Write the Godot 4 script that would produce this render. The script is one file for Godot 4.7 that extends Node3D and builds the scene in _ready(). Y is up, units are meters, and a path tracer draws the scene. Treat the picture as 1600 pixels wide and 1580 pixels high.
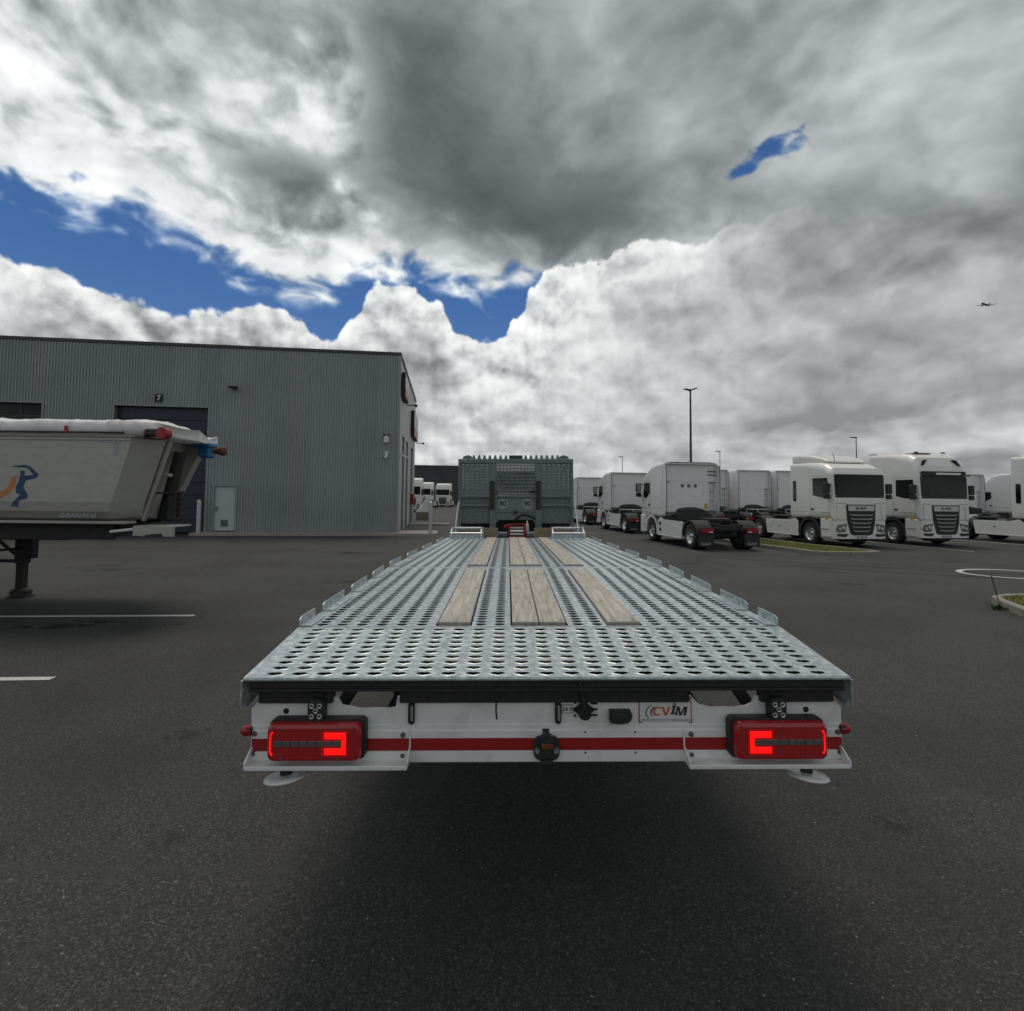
extends Node3D
# Lorry yard under a broken sky: a flatbed recovery truck seen from behind.
# Units are metres, y up, the camera stands at the origin and looks along -z.

var M := {}
var used := {}
var rng := RandomNumberGenerator.new()
const GRID := 8.0      # the yard's own direction, degrees

func _ready():
	rng.seed = 7
	make_camera()
	make_sky()
	make_materials()
	make_ground()
	make_warehouse()
	make_far_building()
	make_tow_truck()
	make_trailer()
	make_tractors()
	make_street_lamps()
	make_small_things()

# ------------------------------------------------------------------ camera, sky, sun, exposure
func make_camera():
	var c := Camera3D.new()
	c.name = "camera"
	var near := 0.05
	c.projection = Camera3D.PROJECTION_FRUSTUM
	c.keep_aspect = Camera3D.KEEP_HEIGHT
	c.near = near
	c.far = 6000.0
	c.size = near * 1580.0 / 832.0
	c.frustum_offset = Vector2(0, -near * 55.0 / 832.0)
	add_child(c)
	c.position = Vector3(0, 1.95, 0)
	c.rotation = Vector3(deg_to_rad(2.8), 0, deg_to_rad(0.6))
	c.current = true

func make_sky():
	var sun := DirectionalLight3D.new()
	sun.name = "sun"
	sun.light_color = Color(1.0, 0.96, 0.9)
	sun.light_energy = 0.4
	sun.light_angular_distance = 24.0
	sun.shadow_enabled = true
	add_child(sun)
	sun.look_at_from_position(Vector3.ZERO, Vector3(0.08, -0.93, 0.34), Vector3.UP)
	var env := Environment.new()
	env.background_mode = Environment.BG_SKY
	var sky := Sky.new()
	var pm := PanoramaSkyMaterial.new()
	pm.panorama = ImageTexture.create_from_image(cloud_panorama())
	pm.energy_multiplier = 1.0
	sky.sky_material = pm
	env.sky = sky
	env.tonemap_mode = Environment.TONE_MAPPER_LINEAR
	env.tonemap_exposure = 1.08
	env.sdfgi_enabled = true
	env.ssao_enabled = true
	env.ssil_enabled = true
	var w := WorldEnvironment.new()
	w.name = "world_environment"
	w.environment = env
	add_child(w)

# The cloud cover: a bank of cumulus low down, a torn sheet of stratocumulus above, blue between.
# All in azimuth and elevation (degrees); behind the camera the same sky goes on, mirrored.
const BANK := [-50, 17.0, -45, 18.4, -41.5, 17.9, -39, 16.6, -36.5, 16.6, -33, 15.2, -30, 16.6, -26, 17.6, -22.5, 17.0, -20, 15.6, -18.8, 15.2, -17, 18.2, -14.5, 21.4, -11.5, 21.2, -8.5, 19.6, -6.2, 17.2, -3.5, 15.8, -1.2, 16.2, 0.2, 18.4, 2.0, 21.2, 3.6, 23.0, 6, 24.0, 9, 24.6, 14, 25.2, 19, 24.2, 24, 25.8, 28, 25.6, 34, 24.0, 50, 22.0]
const SHEET := [-50, 20.8, -45, 22.0, -41, 23.4, -37, 23.0, -32, 21.8, -28, 20.4, -24, 19.2, -20, 19.4, -16.5, 21.6, -13, 22.6, -9, 22.4, -5, 21.4, -2, 21.0, 0, 22.2, 3, 23.2, 6, 22.0, 50, 20.0]
# azimuth, elevation, width, height, brightness: broad light and dark masses of the cover
const MASSES := [
	[-9.5, 36, 8.0, 8.0, -0.37], [-13, 43, 8, 5, -0.16], [-5, 29.5, 6.5, 4.2, -0.24], [-15, 31, 3, 3, -0.12], [4, 27.5, 7, 2.6, -0.20], [11, 29, 6, 3.5, -0.12], [1, 34, 5, 5, -0.05],
	[-25.5, 29, 3.4, 2.2, -0.30], [-21.5, 29, 2.6, 2.2, -0.20], [-33, 33, 6, 3, -0.16], [-29, 40, 6, 3, -0.20], [-42, 36, 7, 5, -0.06],
	[-20, 36, 2.4, 4, 0.12], [-38, 26, 6, 3.5, 0.08], [-19, 24, 6, 2.5, 0.10], [-17.5, 27.5, 2, 2, 0.12],
	[16, 39, 13, 8, -0.06], [36, 33, 8, 4, 0.05], [43, 41, 8, 6, -0.06], [34, 24, 9, 4, -0.05], [44, 22, 4, 4, -0.08], [33, 12, 10, 4, -0.03],
	[16, 22.5, 7, 1.8, 0.14], [24, 24.5, 4, 1.6, 0.12], [4, 18, 6, 3.5, 0.17], [8, 12, 8, 4, 0.05], [39, 17.5, 4, 2.0, 0.12], [42, 25, 2.5, 2.5, 0.10], [30, 30, 4, 2.5, 0.07], [27, 33, 3, 2, 0.05],
	[42, 8.5, 14, 1.8, -0.14], [22, 6.5, 9, 1.6, -0.08], [-9.5, 15, 2.4, 2.6, -0.22], [-12, 8, 5, 2, -0.04], [-43, 13.5, 3, 2.4, -0.12], [-35, 13, 3, 2, -0.08], [-24, 13, 3, 2, -0.08]]
# azimuth, elevation, radius: gaps where the blue shows through the sheet
const GAPS := [[26.8, 30.9, 1.3, 1.1], [24.4, 30.0, 1.3, 0.5], [-42.5, 22.6, 4.0, 0.8], [-40, 24.6, 1.6, 0.6]]

var nz := {}

func table(t: Array, x: float) -> float:
	for i in range(2, t.size(), 2):
		if x <= t[i]:
			var k := clampf((x - t[i - 2]) / (t[i] - t[i - 2]), 0.0, 1.0)
			k = k * k * (3.0 - 2.0 * k)
			return lerpf(t[i - 1], t[i + 1], k)
	return t[t.size() - 1]

func noise(seed_: int, freq: float, oct: int, kind := FastNoiseLite.TYPE_SIMPLEX_SMOOTH, fractal := FastNoiseLite.FRACTAL_FBM) -> FastNoiseLite:
	var n := FastNoiseLite.new()
	n.seed = seed_
	n.noise_type = kind
	n.frequency = freq
	n.fractal_type = fractal
	n.fractal_octaves = oct
	return n

func sky_color(az: float, el: float) -> Color:
	var a := deg_to_rad(az)
	var e := deg_to_rad(el)
	var d := Vector3(sin(a) * cos(e), sin(e), -cos(a) * cos(e))
	# outside the picture the grey cover of its right half goes on all round
	var x := az
	if az > 50.0:
		x = 32.0 + 18.0 * cos((az - 50.0) / 36.0 * PI)
	elif az < -50.0:
		x = lerpf(-50.0 - sin((az + 50.0) / 20.0) * 2.0, 32.0 + 14.0 * cos((az + 180.0) / 36.0 * PI), smoothstep(-55.0, -120.0, az))
	var y := el
	if y > 47.0:
		y = 47.0 - (y - 47.0) * 0.45
	var p := Vector2(d.x, d.z) / (d.y + 0.45)
	var wx: float = nz.warp.get_noise_2d(p.x, p.y)
	var wy: float = nz.warp.get_noise_2d(p.x + 40.0, p.y - 17.0)
	var q := Vector3(d.x + wx * 0.05, d.y * 1.7 + wy * 0.05, d.z)
	var soft: float = nz.soft.get_noise_3dv(q) * 1.3
	var fine: float = nz.fine.get_noise_3dv(q) * 1.3
	var lump := lumps(d)
	# blue air
	var t := clampf(el / 45.0, 0.0, 1.0)
	var air := Color(0.38, 0.53, 0.74).lerp(Color(0.13, 0.27, 0.50), t)
	air = air.lerp(Color(0.62, 0.70, 0.78), exp(-el / 5.0))
	# how much of the sheet and of the bank covers this direction
	var sheet := (y - table(SHEET, x)) + fine * 2.7 + soft * 0.7
	var s_cover := smoothstep(-1.3, 1.9, sheet)
	for g in GAPS:
		var gx: float = (x - g[0]) / g[2]
		var gy: float = (y - g[1]) / g[3]
		var r := sqrt(gx * gx + gy * gy) + fine * 1.9 + soft * 0.2
		s_cover *= 1.0 - (1.0 - smoothstep(0.2, 1.5, r)) * 0.95
	var bank := (table(BANK, x) - y) + (lump - 0.62) * 3.2 + soft * 0.3
	var b_cover := smoothstep(-0.10, 0.30, bank)
	# brightness of the masses
	var base := lerpf(0.835, 0.645, smoothstep(-10.0, 8.0, x))
	base = lerpf(base, 0.74, smoothstep(20.0, 4.0, y) * 0.85)
	var m := 0.0
	var wob := Vector2(wx + soft * 0.5, wy - soft * 0.4) * 1.8 + Vector2(fine, -fine) * 0.9
	for k in MASSES:
		var ux: float = (x + wob.x - k[0]) / k[2]
		var uy: float = (y + wob.y * 0.8 - k[1]) / k[3]
		var u := ux * ux + uy * uy
		if u < 6.0:
			m += k[4] * exp(-u * 0.75)
	var left := smoothstep(4.0, -14.0, x)
	var calm := 1.0 - 0.72 * smoothstep(0.05, 0.24, -m)
	var L := base + m + (soft * lerpf(0.12, 0.20, left) + fine * lerpf(0.06, 0.26, left) + (lump - 0.70) * lerpf(0.08, 0.45, left)) * calm
	# thin edges of the sheet let the light through
	L += (1.0 - smoothstep(0.4, 4.0, absf(sheet - 1.0))) * 0.08 * left
	# layers seen edge-on low over the horizon
	var low := smoothstep(13.0, 3.0, y)
	var bands: float = nz.layer.get_noise_3d(d.x * 2.0, d.y * 8.0, d.z * 2.0)
	L += bands * 0.26 * low + smoothstep(2.6, 0.4, y) * 0.08
	L = tone(L)
	var cloud := Color(L * lerpf(0.90, 0.995, L), L * lerpf(0.975, 1.0, L), L)
	var col := air.lerp(cloud, s_cover)
	if b_cover > 0.001:
		var e2 := deg_to_rad(el + 1.2)
		var a2 := deg_to_rad(az + 0.5)
		var shade := lump - lumps(Vector3(sin(a2) * cos(e2), sin(e2), -cos(a2) * cos(e2)))
		var deep := maxf(bank, 0.0)
		var rim := exp(-deep / 1.8)
		var body := lerpf(0.77, 0.70, smoothstep(6.0, 30.0, x)) + m * 0.9
		var bl := body + rim * 0.22 + shade * lerpf(0.4, 1.15, exp(-deep / 4.0)) * lerpf(1.0, 0.6, smoothstep(0.0, 14.0, x)) + soft * 0.12 + fine * 0.04
		bl += bands * 0.22 * low + smoothstep(2.6, 0.4, y) * 0.08
		# to the right the bank runs into the sheet above without an edge
		var merge := smoothstep(12.0, 30.0, x)
		bl = tone(lerpf(bl, L + shade * 0.1, merge))
		col = col.lerp(Color(bl * lerpf(0.935, 1.0, bl), bl * lerpf(0.985, 1.0, bl), bl), b_cover)
	return col

# soft shoulders: no cloud is quite black or quite white
func tone(v: float) -> float:
	if v < 0.44:
		v = 0.44 - (0.44 - v) * 0.55
	elif v > 0.88:
		v = 0.88 + (v - 0.88) * 0.45
	return clampf(v, 0.28, 0.985)

# heaped rounded lumps, three sizes
func lumps(d: Vector3) -> float:
	var h := 0.0
	var c1: float = nz.cell1.get_noise_3d(d.x, d.y * 1.1, d.z)
	var c2: float = nz.cell2.get_noise_3d(d.x, d.y * 1.1, d.z)
	var c3: float = nz.cell3.get_noise_3d(d.x, d.y * 1.1, d.z)
	h = 0.52 * (1.0 - (c1 + 1.0) * (c1 + 1.0)) + 0.34 * (1.0 - (c2 + 1.0) * (c2 + 1.0)) + 0.14 * (1.0 - (c3 + 1.0) * (c3 + 1.0))
	return h

func cloud_panorama() -> Image:
	nz.warp = noise(11, 3.0, 3)
	nz.soft = noise(23, 4.2, 4)
	nz.fine = noise(37, 12.0, 5)
	nz.layer = noise(53, 1.5, 5)
	for k in 3:
		var c := noise(60 + k, [10.0, 24.0, 60.0][k], 1, FastNoiseLite.TYPE_CELLULAR, FastNoiseLite.FRACTAL_NONE)
		c.cellular_return_type = FastNoiseLite.RETURN_DISTANCE
		c.domain_warp_enabled = true
		c.domain_warp_amplitude = [0.035, 0.014, 0.006][k]
		c.domain_warp_frequency = [9.0, 22.0, 60.0][k]
		nz["cell%d" % (k + 1)] = c
	var w := 1024
	var img := Image.create(w, w / 2, false, Image.FORMAT_RGB8)
	img.fill(Color(0.30, 0.30, 0.295))
	for j in w / 4 + 1:
		var el := 90.0 - (j + 0.5) * 180.0 / (w / 2)
		for i in w:
			var az := (i + 0.5) * 360.0 / w
			img.set_pixel(i, j, sky_color(az if az < 180.0 else az - 360.0, maxf(el, 0.0)))
	img.resize(4096, 2048, Image.INTERPOLATE_BILINEAR)
	# column 0 lies straight ahead (-z); the part ahead is computed at full size
	var W := 4096
	var side := int(52.0 / 360.0 * W)
	for j in range(int((90.0 - 49.0) / 360.0 * W), W / 4):
		var el := 90.0 - (j + 0.5) * 360.0 / W
		for i in range(-side, side):
			img.set_pixel(posmod(i, W), j, sky_color((i + 0.5) * 360.0 / W, el))
	return img

# ------------------------------------------------------------------ helpers
func numbered(called: String) -> String:
	if not used.has(called):
		used[called] = 0
		return called
	used[called] += 1
	return "%s_%03d" % [called, used[called]]

func tag(o, label := "", category := "", group := "", kind := ""):
	if label: o.set_meta("label", label)
	if category: o.set_meta("category", category)
	if group: o.set_meta("group", group)
	if kind: o.set_meta("kind", kind)
	return o

func thing(called: String, at: Vector3, turn_deg := 0.0) -> Node3D:
	var o := Node3D.new()
	o.name = numbered(called)
	add_child(o)
	o.position = at
	o.rotation_degrees.y = turn_deg
	return o

func ms() -> SurfaceTool:
	var st := SurfaceTool.new()
	st.begin(Mesh.PRIMITIVE_TRIANGLES)
	st.set_smooth_group(-1)
	return st

func obj(called: String, st: SurfaceTool, m: Material, parent: Node = null) -> MeshInstance3D:
	st.generate_normals()
	return put(called, st.commit(), m, parent)

func put(called: String, mesh: Mesh, m: Material, parent: Node = null, xf := Transform3D.IDENTITY) -> MeshInstance3D:
	var o := MeshInstance3D.new()
	o.mesh = mesh
	o.material_override = m
	o.transform = xf
	if parent == null:
		o.name = numbered(called)
		add_child(o)
	else:
		o.name = called
		parent.add_child(o, true)
	return o

# pts run counter-clockwise seen from outside
func face(st: SurfaceTool, pts: Array):
	for i in range(1, pts.size() - 1):
		st.add_vertex(pts[0])
		st.add_vertex(pts[i + 1])
		st.add_vertex(pts[i])

func facex(st: SurfaceTool, pts: Array, outward: Vector3):
	var n: Vector3 = (pts[1] - pts[0]).cross(pts[2] - pts[0])
	if n.dot(outward) < 0.0:
		pts.reverse()
	face(st, pts)

func bx(st: SurfaceTool, c: Vector3, s: Vector3, b := 0.0, xf := Transform3D.IDENTITY):
	var h := s * 0.5
	b = minf(b, minf(h.x, minf(h.y, h.z)) * 0.8)
	var pt := func(axis: int, sg: Vector3) -> Vector3:
		var v := Vector3(sg.x * (h.x - b), sg.y * (h.y - b), sg.z * (h.z - b))
		v[axis] = sg[axis] * h[axis]
		return v
	for a in 3:
		var u := (a + 1) % 3
		var w := (a + 2) % 3
		for s1 in [-1.0, 1.0]:
			var q := []
			for k in [[-1, -1], [1, -1], [1, 1], [-1, 1]]:
				var sg := Vector3.ZERO
				sg[a] = s1
				sg[u] = k[0]
				sg[w] = k[1]
				q.append(xf * (c + pt.call(a, sg)))
			var o := Vector3.ZERO
			o[a] = s1
			facex(st, q, xf.basis * o)
	if b <= 0.0:
		return
	for a in 3:
		var u := (a + 1) % 3
		var w := (a + 2) % 3
		for s1 in [-1.0, 1.0]:
			for s2 in [-1.0, 1.0]:
				var g1 := Vector3.ZERO
				g1[a] = s1
				g1[u] = s2
				g1[w] = -1.0
				var g2 := g1
				g2[w] = 1.0
				var o := g1
				o[w] = 0.0
				facex(st, [xf * (c + pt.call(a, g1)), xf * (c + pt.call(a, g2)), xf * (c + pt.call(u, g2)), xf * (c + pt.call(u, g1))], xf.basis * o)
	for sx in [-1.0, 1.0]:
		for sy in [-1.0, 1.0]:
			for sz in [-1.0, 1.0]:
				var g := Vector3(sx, sy, sz)
				facex(st, [xf * (c + pt.call(0, g)), xf * (c + pt.call(1, g)), xf * (c + pt.call(2, g))], xf.basis * g)

# box by its corners
func bb(st: SurfaceTool, a: Vector3, b: Vector3, bev := 0.0):
	bx(st, (a + b) * 0.5, (b - a).abs(), bev)

# bar of square section between two points
func bar(st: SurfaceTool, a: Vector3, b: Vector3, w: float, h: float, bev := 0.0):
	var d := (b - a)
	var l := d.length()
	var z := d / l
	var up := Vector3.UP if absf(z.y) < 0.95 else Vector3.RIGHT
	var x := up.cross(z).normalized()
	var y := z.cross(x)
	bx(st, Vector3.ZERO, Vector3(w, h, l), bev, Transform3D(Basis(x, y, z), (a + b) * 0.5))

func cyl(st: SurfaceTool, a: Vector3, b: Vector3, r0: float, r1: float = -1.0, n := 16, cap := true):
	if r1 < 0.0: r1 = r0
	var z := (b - a).normalized()
	var up := Vector3.UP if absf(z.y) < 0.95 else Vector3.RIGHT
	var x := up.cross(z).normalized()
	var y := z.cross(x)
	st.set_smooth_group(1)
	var ra := []
	var rb := []
	for i in n:
		var t := TAU * i / n
		var o := x * cos(t) + y * sin(t)
		ra.append(a + o * r0)
		rb.append(b + o * r1)
	for i in n:
		var j := (i + 1) % n
		face(st, [ra[i], ra[j], rb[j], rb[i]])
	st.set_smooth_group(-1)
	if cap:
		rb = rb.duplicate()
		face(st, rb)
		ra.reverse()
		face(st, ra)

func tube(st: SurfaceTool, pts: Array, r: float, n := 8):
	var rings := []
	var prev := Vector3.ZERO
	for i in pts.size():
		var d: Vector3 = (pts[mini(i + 1, pts.size() - 1)] - pts[maxi(i - 1, 0)]).normalized()
		var x := prev
		if x == Vector3.ZERO or absf(x.dot(d)) > 0.95:
			x = (Vector3.UP if absf(d.y) < 0.9 else Vector3.RIGHT)
		x = (x - d * x.dot(d)).normalized()
		prev = x
		var y := d.cross(x)
		var ring := []
		for k in n:
			var t := TAU * k / n
			ring.append(pts[i] + (x * cos(t) + y * sin(t)) * r)
		rings.append(ring)
	st.set_smooth_group(1)
	for i in rings.size() - 1:
		for k in n:
			var j := (k + 1) % n
			face(st, [rings[i][k], rings[i][j], rings[i + 1][j], rings[i + 1][k]])
	st.set_smooth_group(-1)
	var e: Array = rings[rings.size() - 1].duplicate()
	face(st, e)
	var s: Array = rings[0].duplicate()
	s.reverse()
	face(st, s)

# skin over rings of equal length; caps closed as fans round the ring's middle
func loft(st: SurfaceTool, rings: Array, sg := -1, caps := true):
	var mids := []
	for r in rings:
		var m := Vector3.ZERO
		for p in r: m += p
		mids.append(m / r.size())
	st.set_smooth_group(sg)
	for i in rings.size() - 1:
		var n: int = rings[i].size()
		for k in n:
			var j := (k + 1) % n
			var q := [rings[i][k], rings[i][j], rings[i + 1][j], rings[i + 1][k]]
			var mid: Vector3 = (q[0] + q[1] + q[2] + q[3]) * 0.25
			var nn: Vector3 = (q[2] - q[0]).cross(q[3] - q[1])
			if nn.dot(mid - (mids[i] + mids[i + 1]) * 0.5) < 0.0:
				q.reverse()
			face(st, q)
	st.set_smooth_group(-1)
	if caps:
		for e in [0, rings.size() - 1]:
			var o: Vector3 = mids[e] - mids[1 if e == 0 else e - 1]
			var n: int = rings[e].size()
			for k in n:
				facex(st, [mids[e], rings[e][k], rings[e][(k + 1) % n]], o)

# outline in the xy plane of xf, pushed out along its z from z0 to z1
func prism(st: SurfaceTool, poly: PackedVector2Array, z0: float, z1: float, xf := Transform3D.IDENTITY):
	if Geometry2D.is_polygon_clockwise(poly):
		poly = poly.duplicate()
		poly.reverse()
	var tri := Geometry2D.triangulate_polygon(poly)
	for i in range(0, tri.size(), 3):
		var f := []
		var g := []
		for k in 3:
			var p := poly[tri[i + k]]
			f.append(xf * Vector3(p.x, p.y, z1))
			g.append(xf * Vector3(p.x, p.y, z0))
		facex(st, f, xf.basis.z)
		facex(st, g, -xf.basis.z)
	for i in poly.size():
		var p := poly[i]
		var q := poly[(i + 1) % poly.size()]
		var o := Vector3(q.y - p.y, p.x - q.x, 0)
		facex(st, [xf * Vector3(p.x, p.y, z0), xf * Vector3(q.x, q.y, z0), xf * Vector3(q.x, q.y, z1), xf * Vector3(p.x, p.y, z1)], xf.basis * o)

# profile [radius, height along y] turned round xf's y
func lathe(st: SurfaceTool, prof: Array, n := 20, xf := Transform3D.IDENTITY, sg := 1):
	st.set_smooth_group(sg)
	for i in prof.size() - 1:
		for k in n:
			var t0 := TAU * k / n
			var t1 := TAU * (k + 1) / n
			var a: Array = prof[i]
			var b: Array = prof[i + 1]
			face(st, [xf * Vector3(cos(t0) * a[0], a[1], sin(t0) * a[0]), xf * Vector3(cos(t0) * b[0], b[1], sin(t0) * b[0]), xf * Vector3(cos(t1) * b[0], b[1], sin(t1) * b[0]), xf * Vector3(cos(t1) * a[0], a[1], sin(t1) * a[0])])
	st.set_smooth_group(-1)

func rev(a: Array) -> Array:
	a.reverse()
	return a

func rr(w: float, h: float, r: float, n := 4) -> PackedVector2Array:
	var p := PackedVector2Array()
	for c in [[1, 1, 0], [-1, 1, 1], [-1, -1, 2], [1, -1, 3]]:
		for k in n + 1:
			var t: float = PI / 2 * (c[2] + float(k) / n)
			p.append(Vector2(c[0] * (w / 2 - r) + cos(t) * r, c[1] * (h / 2 - r) + sin(t) * r))
	return p

func poly(flat: Array) -> PackedVector2Array:
	var p := PackedVector2Array()
	for i in range(0, flat.size(), 2):
		p.append(Vector2(flat[i], flat[i + 1]))
	return p

func shifted(p: PackedVector2Array, d: Vector2) -> PackedVector2Array:
	var q := PackedVector2Array()
	for v in p: q.append(v + d)
	return q

# lettering: flat raised characters, centred; slant shears them like italics
func lettering(called: String, text: String, height: float, m: Material, parent: Node, at: Vector3, turn := Vector3.ZERO, slant := 0.0, stretch := 1.0, depth := 0.004):
	var t := TextMesh.new()
	t.text = text
	var f := SystemFont.new()
	f.font_names = PackedStringArray(["Droid Sans"])
	f.font_weight = 700
	t.font = f
	t.font_size = 48
	t.pixel_size = height / 35.0
	t.depth = depth
	t.curve_step = 2.0
	var b := Basis.from_euler(turn)
	var k := Basis(Vector3(stretch, 0, 0), Vector3(slant, 1, 0), Vector3(0, 0, 1))
	return put(called, t, m, parent, Transform3D(b * k, at))

# ------------------------------------------------------------------ materials
func lin(r: float, g: float, b: float) -> Color:
	return Color(r, g, b).linear_to_srgb()

func mat(c: Color, rough := 0.6, metal := 0.0, spec := 0.5) -> StandardMaterial3D:
	var m := StandardMaterial3D.new()
	m.albedo_color = c
	m.roughness = rough
	m.metallic = metal
	m.metallic_specular = spec
	return m

func ramp(stops: Array) -> Gradient:
	var g := Gradient.new()
	var o := PackedFloat32Array()
	var c := PackedColorArray()
	for s in stops:
		o.append(s[0])
		c.append(s[1])
	g.offsets = o
	g.colors = c
	return g

func ntex(n: FastNoiseLite, size: int, g: Gradient = null) -> NoiseTexture2D:
	var t := NoiseTexture2D.new()
	t.width = size
	t.height = size
	t.seamless = true
	t.seamless_blend_skirt = 0.15
	t.noise = n
	if g: t.color_ramp = g
	return t

func tex(m: StandardMaterial3D, t: Texture2D, scale: Vector3, world := true) -> StandardMaterial3D:
	m.albedo_texture = t
	m.uv1_triplanar = true
	m.uv1_world_triplanar = world
	m.uv1_scale = scale
	return m

func grey(v: float) -> Color:
	return lin(v, v, v)

func mottle(n: FastNoiseLite, lo: float, hi: float, size := 512) -> NoiseTexture2D:
	return ntex(n, size, ramp([[0.0, grey(lo)], [1.0, grey(hi)]]))

func make_materials():
	# asphalt: stones of many greys in dark binder, with broad worn patches
	var cell := noise(5, 0.10, 2, FastNoiseLite.TYPE_CELLULAR)
	cell.cellular_return_type = FastNoiseLite.RETURN_CELL_VALUE
	var m := mat(Color.WHITE, 0.78, 0.0, 0.5)
	tex(m, ntex(cell, 1024, ramp([[0.0, lin(0.014, 0.0145, 0.0145)], [0.3, lin(0.028, 0.029, 0.028)], [0.62, lin(0.050, 0.051, 0.049)], [0.84, lin(0.092, 0.092, 0.088)], [1.0, lin(0.24, 0.24, 0.235)]])), Vector3.ONE * 1.2)
	var bumps := noise(6, 0.12, 2, FastNoiseLite.TYPE_CELLULAR)
	bumps.cellular_return_type = FastNoiseLite.RETURN_DISTANCE
	m.heightmap_enabled = true
	m.heightmap_texture = ntex(bumps, 1024)
	m.heightmap_scale = 0.6
	m.detail_enabled = true
	m.detail_blend_mode = BaseMaterial3D.BLEND_MODE_MUL
	m.detail_albedo = ntex(noise(8, 0.008, 6), 1024, ramp([[0.0, grey(0.55)], [0.40, grey(0.76)], [0.55, grey(0.92)], [1.0, grey(1.0)]]))
	m.detail_uv_layer = BaseMaterial3D.DETAIL_UV_2
	m.uv2_triplanar = true
	m.uv2_world_triplanar = true
	m.uv2_scale = Vector3.ONE * 0.043
	M.asphalt = m
	var blot := noise(15, 0.02, 5)
	M.paint_line = tex(mat(Color.WHITE, 0.8), ntex(noise(9, 0.06, 4), 512, ramp([[0.0, lin(0.28, 0.28, 0.26)], [0.4, lin(0.52, 0.52, 0.50)], [1.0, lin(0.66, 0.66, 0.63)]])), Vector3.ONE * 0.8)
	M.concrete = tex(mat(Color.WHITE, 0.85), ntex(blot, 512, ramp([[0.0, lin(0.24, 0.225, 0.20)], [1.0, lin(0.40, 0.38, 0.34)]])), Vector3.ONE * 0.5)
	M.kerb = tex(mat(Color.WHITE, 0.88), ntex(noise(16, 0.05, 5), 512, ramp([[0.0, lin(0.13, 0.12, 0.10)], [0.5, lin(0.26, 0.245, 0.21)], [1.0, lin(0.36, 0.34, 0.30)]])), Vector3.ONE * 1.3)
	M.soil = tex(mat(Color.WHITE, 0.95), mottle(noise(17, 0.05, 4), 0.04, 0.10), Vector3.ONE)
	M.soil.albedo_color = lin(0.7, 0.9, 0.35)
	# zinc: cloudy grey with a soft sheen
	var zinc := noise(18, 0.022, 5)
	m = mat(Color.WHITE, 0.46, 0.5, 0.5)
	tex(m, ntex(zinc, 512, ramp([[0.0, lin(0.27, 0.32, 0.345)], [0.42, lin(0.38, 0.44, 0.47)], [0.58, lin(0.45, 0.51, 0.54)], [0.66, lin(0.52, 0.58, 0.60)], [1.0, lin(0.62, 0.67, 0.69)]])), Vector3.ONE * 1.6, false)
	m.roughness_texture = ntex(noise(19, 0.03, 4), 512, ramp([[0.0, Color(0.7, 0.7, 0.7)], [1.0, Color(1, 1, 1)]]))
	M.zinc = m
	m = mat(Color.WHITE, 0.5, 0.5, 0.5)
	tex(m, ntex(zinc, 512, ramp([[0.0, lin(0.13, 0.152, 0.165)], [1.0, lin(0.23, 0.258, 0.27)]])), Vector3.ONE * 1.6, false)
	M.zinc_dull = m
	M.wood = tex(mat(Color.WHITE, 0.75), ntex(noise(20, 0.012, 5), 512, ramp([[0.0, lin(0.22, 0.20, 0.175)], [0.42, lin(0.44, 0.41, 0.37)], [0.52, lin(0.31, 0.285, 0.25)], [0.6, lin(0.46, 0.425, 0.38)], [1.0, lin(0.52, 0.485, 0.44)]])), Vector3(4.2, 4.2, 0.22), false)
	M.wood_b = tex(mat(Color.WHITE, 0.75), ntex(noise(21, 0.015, 5), 512, ramp([[0.0, lin(0.25, 0.23, 0.205)], [0.5, lin(0.39, 0.36, 0.32)], [1.0, lin(0.50, 0.465, 0.42)]])), Vector3(3.4, 3.4, 0.3), false)
	M.board = tex(mat(Color.WHITE, 0.7), ntex(noise(22, 0.015, 5), 512, ramp([[0.0, lin(0.16, 0.12, 0.085)], [1.0, lin(0.30, 0.24, 0.18)]])), Vector3(0.8, 4.0, 4.0), false)
	m = tex(mat(lin(0.80, 0.81, 0.80), 0.32), ntex(noise(23, 0.012, 6), 512, ramp([[0.0, grey(0.78)], [0.3, grey(0.92)], [0.45, grey(0.98)], [1.0, grey(1.0)]])), Vector3.ONE * 0.8, false)
	m.clearcoat_enabled = true
	m.clearcoat = 0.5
	m.clearcoat_roughness = 0.15
	M.white = m
	m = tex(mat(lin(0.82, 0.83, 0.83), 0.3), mottle(noise(24, 0.006, 4), 0.93, 1.0), Vector3.ONE * 0.7, false)
	m.clearcoat_enabled = true
	m.clearcoat = 0.4
	m.clearcoat_roughness = 0.1
	M.cab_white = m
	m = m.duplicate()
	m.albedo_color = lin(0.82, 0.815, 0.785)
	M.cab_cream = m
	M.black = mat(lin(0.012, 0.012, 0.013), 0.5)
	M.black_plastic = tex(mat(lin(0.03, 0.03, 0.031), 0.62), mottle(noise(25, 0.03, 4), 0.6, 1.0), Vector3.ONE * 1.5, false)
	M.rubber = tex(mat(lin(0.028, 0.028, 0.028), 0.85), mottle(noise(26, 0.04, 4), 0.6, 1.0), Vector3.ONE * 2.0, false)
	M.chassis = tex(mat(lin(0.03, 0.03, 0.03), 0.7), mottle(noise(27, 0.03, 5), 0.5, 1.0), Vector3.ONE * 1.2, false)
	M.steel = mat(lin(0.55, 0.56, 0.56), 0.35, 0.85)
	M.steel_dark = mat(lin(0.16, 0.16, 0.16), 0.5, 0.6)
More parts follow.
